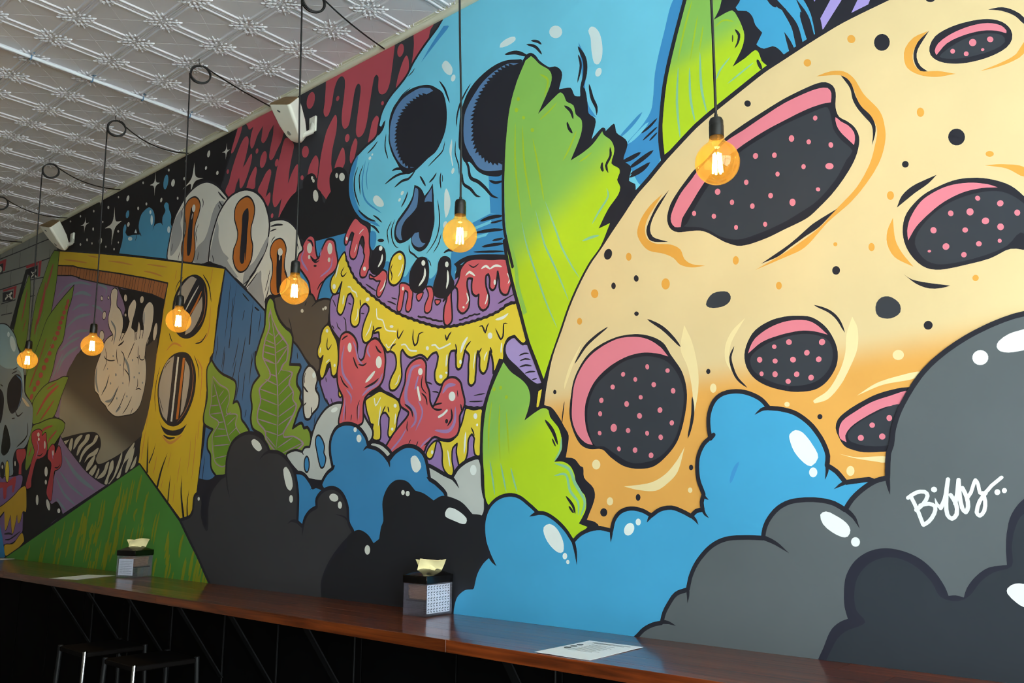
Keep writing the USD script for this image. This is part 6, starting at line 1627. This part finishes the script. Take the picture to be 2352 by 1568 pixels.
# ---------------------------------------------------------------- wall speakers
def speaker(name_label, loc):
    s = thing("wall_speaker", name_label, "speaker", loc, group="white speakers under the cornice")
    # local frame: y out of the wall is negative; the cabinet leans out and up, broad oval front, rounded tail
    prof = np.array(shapely.Polygon([(-1, -.55), (1, -.55), (.62, .75), (-.62, .75)]).buffer(-.18).buffer(.18, quad_segs=5).segmentize(.14).exterior.coords)[:-1]
    fi = math.radians(SPK_ROLL); prof = prof @ np.array([[math.cos(fi), math.sin(fi)], [-math.sin(fi), math.cos(fi)]])
    def ring(c, a, b, n, u, v):
        return np.asarray(c) + prof[:, :1] * a * np.asarray(u) + prof[:, 1:] * b * np.asarray(v)
    n = len(prof)
    ax = np.array(SPK_AXIS); ax = ax / np.linalg.norm(ax)
    u = np.cross(ax, [0, 0, 1.0]); u /= np.linalg.norm(u); v = np.cross(u, ax)
    secs = [(0, .080, .080), (.005, .083, .083), (.05, .081, .081), (.12, .074, .074), (.18, .058, .058), (.21, .042, .042), (.225, .02, .02)]
    V = np.vstack([ring(-ax * (t - .11), a, b, 40, u, v) for t, a, b in secs]); F = []
    for i in range(len(secs) - 1):
        for k in range(n):
            l = (k + 1) % n; F += [[i*n+k, (i+1)*n+k, (i+1)*n+l], [i*n+k, (i+1)*n+l, i*n+l]]
    V = np.vstack([V, -ax * (secs[-1][0] - .11 + .001)]); F += [[(len(secs)-1)*n+k, len(V)-1, (len(secs)-1)*n+(k+1) % n] for k in range(n)]
    V = np.vstack([V, ax * .11]); F += [[k, (k + 1) % n, len(V) - 1] for k in range(n)]
    m = trimesh.Trimesh(V, F, process=False); m.fix_normals(); obj("cabinet", m, "speaker_white", s, smooth=50)
    g = np.vstack([ring(ax * .1105, .080, .080, 40, u, v), ring(ax * .114, .077, .077, 40, u, v), [ax * .116]])
    F = [[k, n + k, n + (k + 1) % n] for k in range(n)] + [[k, n + (k + 1) % n, (k + 1) % n] for k in range(n)] + [[n + k, 2 * n, n + (k + 1) % n] for k in range(n)]
    m = trimesh.Trimesh(g, F, process=False); m.fix_normals(); obj("grille", m, "speaker_grille", s, smooth=50)
    kn = trimesh.creation.cylinder(radius=.014, height=.006, sections=20)
    return s, ax, u, v
for lab, f0, brx in (("white wall speaker under the cornice in front of the red drips", (-3.695, 2.298, 3.596), -3.775), ("white wall speaker at the far end above the painted brickwork", (-6.87, 2.298, 3.62), -7.03)):
    ax = np.array(SPK_AXIS) / np.linalg.norm(SPK_AXIS)
    c = np.array(f0) - ax * .11
    s, ax, u, v = speaker(lab, c)
    tail = -ax * .06; wallp = np.array([brx + .02, WY - .001, f0[2] - .03]) - c
    arm_ = sweep([tail + np.array([.03, .02, -.02]), (tail + wallp) / 2 + np.array([.03, .02, -.02]), wallp + np.array([0, -.008, 0])], .014, 10)
    plate = box(wallp[0] - .03, wallp[0] + .03, wallp[1] - .016, wallp[1], wallp[2] - .045, wallp[2] + .045, .005)
    obj("wall_bracket", cat_(arm_, plate), "speaker_white", s, smooth=40)
    # a dished screw cover low on the side and a small slot high on it
    d = np.array([.62, -.30, -.72]); d /= np.linalg.norm(d)
    def on_side(along, side):
        a = np.interp(.11 - along, [0, .05, .12, .18, .21], [.083, .081, .074, .058, .042])
        fi = math.radians(SPK_ROLL); pq = np.array([side[0], side[1]]) @ np.array([[math.cos(fi), math.sin(fi)], [-math.sin(fi), math.cos(fi)]]); nq = np.array([side[2], side[3]]) @ np.array([[math.cos(fi), math.sin(fi)], [-math.sin(fi), math.cos(fi)]])
        return ax * along + a * (u * pq[0] + v * pq[1]), u * nq[0] + v * nq[1]
    p0, n0 = on_side(-.050, SPK_TH)
    T = trimesh.geometry.align_vectors([0, 0, 1], n0); T[:3, 3] = p0 + n0 * .001
    kn = trimesh.creation.cylinder(radius=.0125, height=.005, sections=20); kn.apply_transform(T); obj("screw_cover", kn, "speaker_recess", s, smooth=30)
    p1, n1 = on_side(.075, SPK_TH)
    T = trimesh.geometry.align_vectors([0, 0, 1], n1); T[:3, 3] = p1
    sl = box(-.009, .009, -.004, .004, -.002, .002); sl.apply_transform(T); obj("slot", sl, "print_dark", s, smooth=False)

# ---------------------------------------------------------------- napkin boxes
def fold_sheet(w, h, lean, curl, n=14, m=12, seed=0, thick=.0016):
    """A paper napkin end standing out of the slot: a sheet with soft folds, given a little thickness."""
    r = np.random.RandomState(seed); a = r.uniform(0, 6, 4); g = np.zeros((n, m, 3))
    for i in range(n):
        for j in range(m):
            s, t = i / (n - 1) - .5, j / (m - 1)
            x = s * w * (.94 + .08 * t) + .004 * math.sin(3 * t + a[0])
            bend = lean * t * t
            y = bend + curl * (.010 * math.sin(5 * s + a[1]) + .006 * math.sin(9 * s + 3 * t + a[2])) * (.4 + t)
            z = h * t * (1 - .12 * abs(s)) + .006 * math.sin(4 * s + a[3]) * t
            g[i, j] = x, y, z
    A = g.reshape(-1, 3); dx = np.gradient(g, axis=0); dy = np.gradient(g, axis=1); nn = np.cross(dx, dy); nn /= np.linalg.norm(nn, axis=2, keepdims=True)
    B = A + nn.reshape(-1, 3) * thick; V = np.vstack([A, B]); F = []; N = n * m; id_ = lambda i, j: i * m + j
    for i in range(n - 1):
        for j in range(m - 1):
            q = [id_(i, j), id_(i+1, j), id_(i+1, j+1), id_(i, j+1)]
            F += [[q[0], q[2], q[1]], [q[0], q[3], q[2]], [q[0]+N, q[1]+N, q[2]+N], [q[0]+N, q[2]+N, q[3]+N]]
    rim = [id_(i, 0) for i in range(n)] + [id_(n-1, j) for j in range(1, m)] + [id_(i, m-1) for i in range(n-2, -1, -1)] + [id_(0, j) for j in range(m-2, 0, -1)]
    for k in range(len(rim)):
        p, q = rim[k], rim[(k+1) % len(rim)]; F += [[p, q, q+N], [p, q+N, p+N]]
    t = trimesh.Trimesh(V, F, process=False); t.fix_normals(); return t

def napkin_box(label, loc, rz, sign, seed):
    """Clear box W x D (corner at the origin, W towards -x, D towards +y) with a domed black lid and a napkin pulled half out."""
    W, D, HB = .13, .153, .132
    t = thing("napkin_box", label, "napkin dispenser", loc, rz, "clear napkin boxes on the counter")
    w = .003
    walls = [box(-W, 0, 0, w, .006, HB), box(-W, 0, D - w, D, .006, HB), box(-W, -W + w, w, D - w, .006, HB), box(-w, 0, w, D - w, .006, HB), box(-W, 0, 0, D, 0, .006, .001)]
    obj("clear_box", cat_(*walls), "acrylic", t, smooth=False)
    # lid: rim, then a dome flattening to a slot
    X, Y = np.meshgrid(np.linspace(-1, 1, 25), np.linspace(-1, 1, 25), indexing="ij")
    bulge = .026 * (1 - np.abs(X) ** 2.6) * (1 - np.abs(Y) ** 2.6)
    hole = ((X / .62) ** 2 + (Y / .30) ** 2) < 1
    z = HB + .030 + bulge; z = np.where(hole, HB + .030 + bulge - .016 * (1 - ((X / .62) ** 2 + (Y / .30) ** 2)) - .004, z)
    g = np.stack([-W / 2 + X * (W / 2 + .004), D / 2 + Y * (D / 2 + .004), z], -1).reshape(-1, 3); n = 25; F = []
    for i in range(n - 1):
        for j in range(n - 1):
            a, b, c, d = i*n+j, (i+1)*n+j, (i+1)*n+j+1, i*n+j+1; F += [[a, b, c], [a, c, d]]
    dome = trimesh.Trimesh(g, F, process=False)
    rim = box(-W - .004, .004, -.004, D + .004, HB - .003, HB + .031, .003)
    obj("lid", cat_(rim, dome), "lid_black", t, smooth=40)
    # the stack inside, on a sprung black plate
    st = []
    r = np.random.RandomState(seed)
    for k in range(9):
        z0 = .066 + k * .0062; e = r.uniform(-.003, .003, 2)
        st.append(box(-W + .012 + e[0], -.014 + e[0], .014 + e[1], D - .016 + e[1], z0, z0 + .0056, .0024))
    obj("napkin_stack", cat_(*st), "napkin_tan", t, smooth=40)
    obj("spring_plate", cat_(box(-W + .008, -.008, .008, D - .008, .058, .064), *[sweep([(-W / 2 + .018 * math.cos(a), D / 2 + .018 * math.sin(a), .006 + .052 * a / 38) for a in np.linspace(0, 38, 120)], .0012, 5)]), "lid_black", t, smooth=30)
    nap = cat_(fold_sheet(.112, .056, -.030, .55, seed=seed), fold_sheet(.108, .050, .006, .6, seed=seed + 3))
    nap.apply_transform(trimesh.transformations.rotation_matrix(NAP_ROT, [0, 0, 1])); nap.apply_translation((-W / 2 + .006, D / 2, HB + .040))
    obj("napkin", nap, "napkin_cream", t, smooth=60)
    if sign == "right":      # a printed card of rows of small marks behind the right-hand face
        obj("card", box(-.0046, -.0034, .008, D - .010, .012, .125), "paper_white", t, smooth=False)
        marks = []
        for i in range(8):
            for j in range(5):
                y, zz = .0165 + i * .0167, .024 + j * .0222
                for dz, l, tilt in ((.0045, .0062, .45), (-.0050, .0048, -.5)):
                    e = ellipsoid((0, 0, 0), (.0004, l, .0021), np.eye(3)); c, s = math.cos(tilt), math.sin(tilt)
                    e.vertices = e.vertices @ np.array([[1, 0, 0], [0, c, -s], [0, s, c]]).T; e.apply_translation((-.0032, y, zz + dz)); marks.append(e)
        obj("print", cat_(*marks), "print_dark", t, smooth=False)
    else:                    # a small card with faint lines behind the left-hand face
        obj("card", box(-W + .012, -.012, .0034, .0046, .014, .112), "paper_white", t, smooth=False)
        ln = [box(-W + .022, -.022 - .012 * (k % 3 == 2), .0028, .0034, .026 + .010 * k, .0285 + .010 * k) for k in range(8)]
        obj("print", cat_(*ln), "print_grey", t, smooth=False)
    return t
napkin_box("near clear napkin box with black lid and white patterned card", (-2.574, 2.362, CT + .0008), 3.5, "right", 4)
napkin_box("far clear napkin box with black lid in front of the striped green triangle", (-5.192, 2.380, CT + .0008), 24, "left", 9)

# ---------------------------------------------------------------- papers lying on the counter
def notice(label, loc, rz, printed=True):
    t = thing("notice_sheet", label, "paper", loc, rz, "white sheets lying on the counter")
    X, Y = np.meshgrid(np.linspace(-.105, .105, 8), np.linspace(-.1485, .1485, 10), indexing="ij")
    Z = .0006 + .0012 * (np.sin(X * 22) * np.sin(Y * 13) + 1) * .5
    g = np.stack([X, Y, Z], -1).reshape(-1, 3); n, m = 8, 10; F = []
    for i in range(n - 1):
        for j in range(m - 1):
            a, b, c, d = i*m+j, (i+1)*m+j, (i+1)*m+j+1, i*m+j+1; F += [[a, b, c], [a, c, d]]
    B = g - [0, 0, .0005]; N = len(g); F2 = [[a + N, c + N, b + N] for a, b, c in F]
    rim = [i*m for i in range(n)] + [(n-1)*m+j for j in range(1, m)] + [i*m+m-1 for i in range(n-2, -1, -1)] + [j for j in range(m-2, 0, -1)]
    F3 = []
    for k in range(len(rim)):
        p, q = rim[k], rim[(k+1) % len(rim)]; F3 += [[q, p, p+N], [q, p+N, q+N]]
    obj("sheet", trimesh.Trimesh(np.vstack([g, B]), F + F2 + F3, process=False), "paper_white", t, smooth=40)
    if printed:
        bar = lambda x0, x1, y0, h: box(x0, x1, y0 - h / 2, y0 + h / 2, .0019, .0022)
        ls = [bar(-.07, .075, .118, .006), bar(-.055, .06, .104, .004)]
        r = np.random.RandomState(2)
        for k in range(9): ls.append(bar(-.045 if k < 6 else -.07, r.uniform(.02, .075), .075 - k * .0145, .0022))
        obj("print", cat_(*ls), "print_grey", t, smooth=False)
        ic = []
        for k in range(3):
            ring = trimesh.creation.annulus(.0065, .0115, .0005, sections=24); ring.apply_translation((-.075, .052 - k * .034, .0021)); ic.append(ring)
            ic.append(bar(-.082, -.068, .052 - k * .034, .004))
        obj("icon", cat_(*ic), "print_dark", t, smooth=False)
notice("white printed notice lying at the front edge of the near counter", (-1.633, 2.1955, CT + .0006), 1.5)
notice("white sheet lying on the far counter left of the far napkin box", (-5.478, 2.204, CT + .0006), 24, False)
notice("white sheet on the counter cut by the left edge of the picture", (-7.62, 2.36, CT + .0006), 30, False)

# ---------------------------------------------------------------- stools tucked at the counter
def stool(label, loc):
    t = thing("bar_stool", label, "stool", loc, 0, "chrome-legged bar stools in the dark under the counter")
    S = .165
    obj("seat", box(-S, S, -S, S, -.030, -.004, .004), "seat_wood", t, smooth=False)
    for sx, sy in ((1, -1), (-1, -1), (1, 1), (-1, 1)):
        p0, p1 = np.array([sx * (S - .008), sy * (S - .008), 0]), np.array([sx * (S + .018), sy * (S + .018), -loc[2] + .002])
        leg = sweep([p0, (p0 + p1) / 2, p1], .0125, 12)
        obj("leg", leg, "chrome" if (sx, sy) == (1, -1) else "steel_dark", t, smooth=50)
    for z, e in ((-.50, .010),):
        r = S + e
        obj("footrest", sweep([(r, -r, z), (r, r, z), (-r, r, z), (-r, -r, z)], .009, 8, closed=True), "steel_dark", t, smooth=50)
    return t
stool("chrome-legged bar stool nearest the left edge of the picture", (-4.433 - .157 - .26, 1.93 + .157, .735))
stool("chrome-legged bar stool right of the other one in the dark under the counter", (-3.922 - .157 - .21, 1.93 + .157, .735))
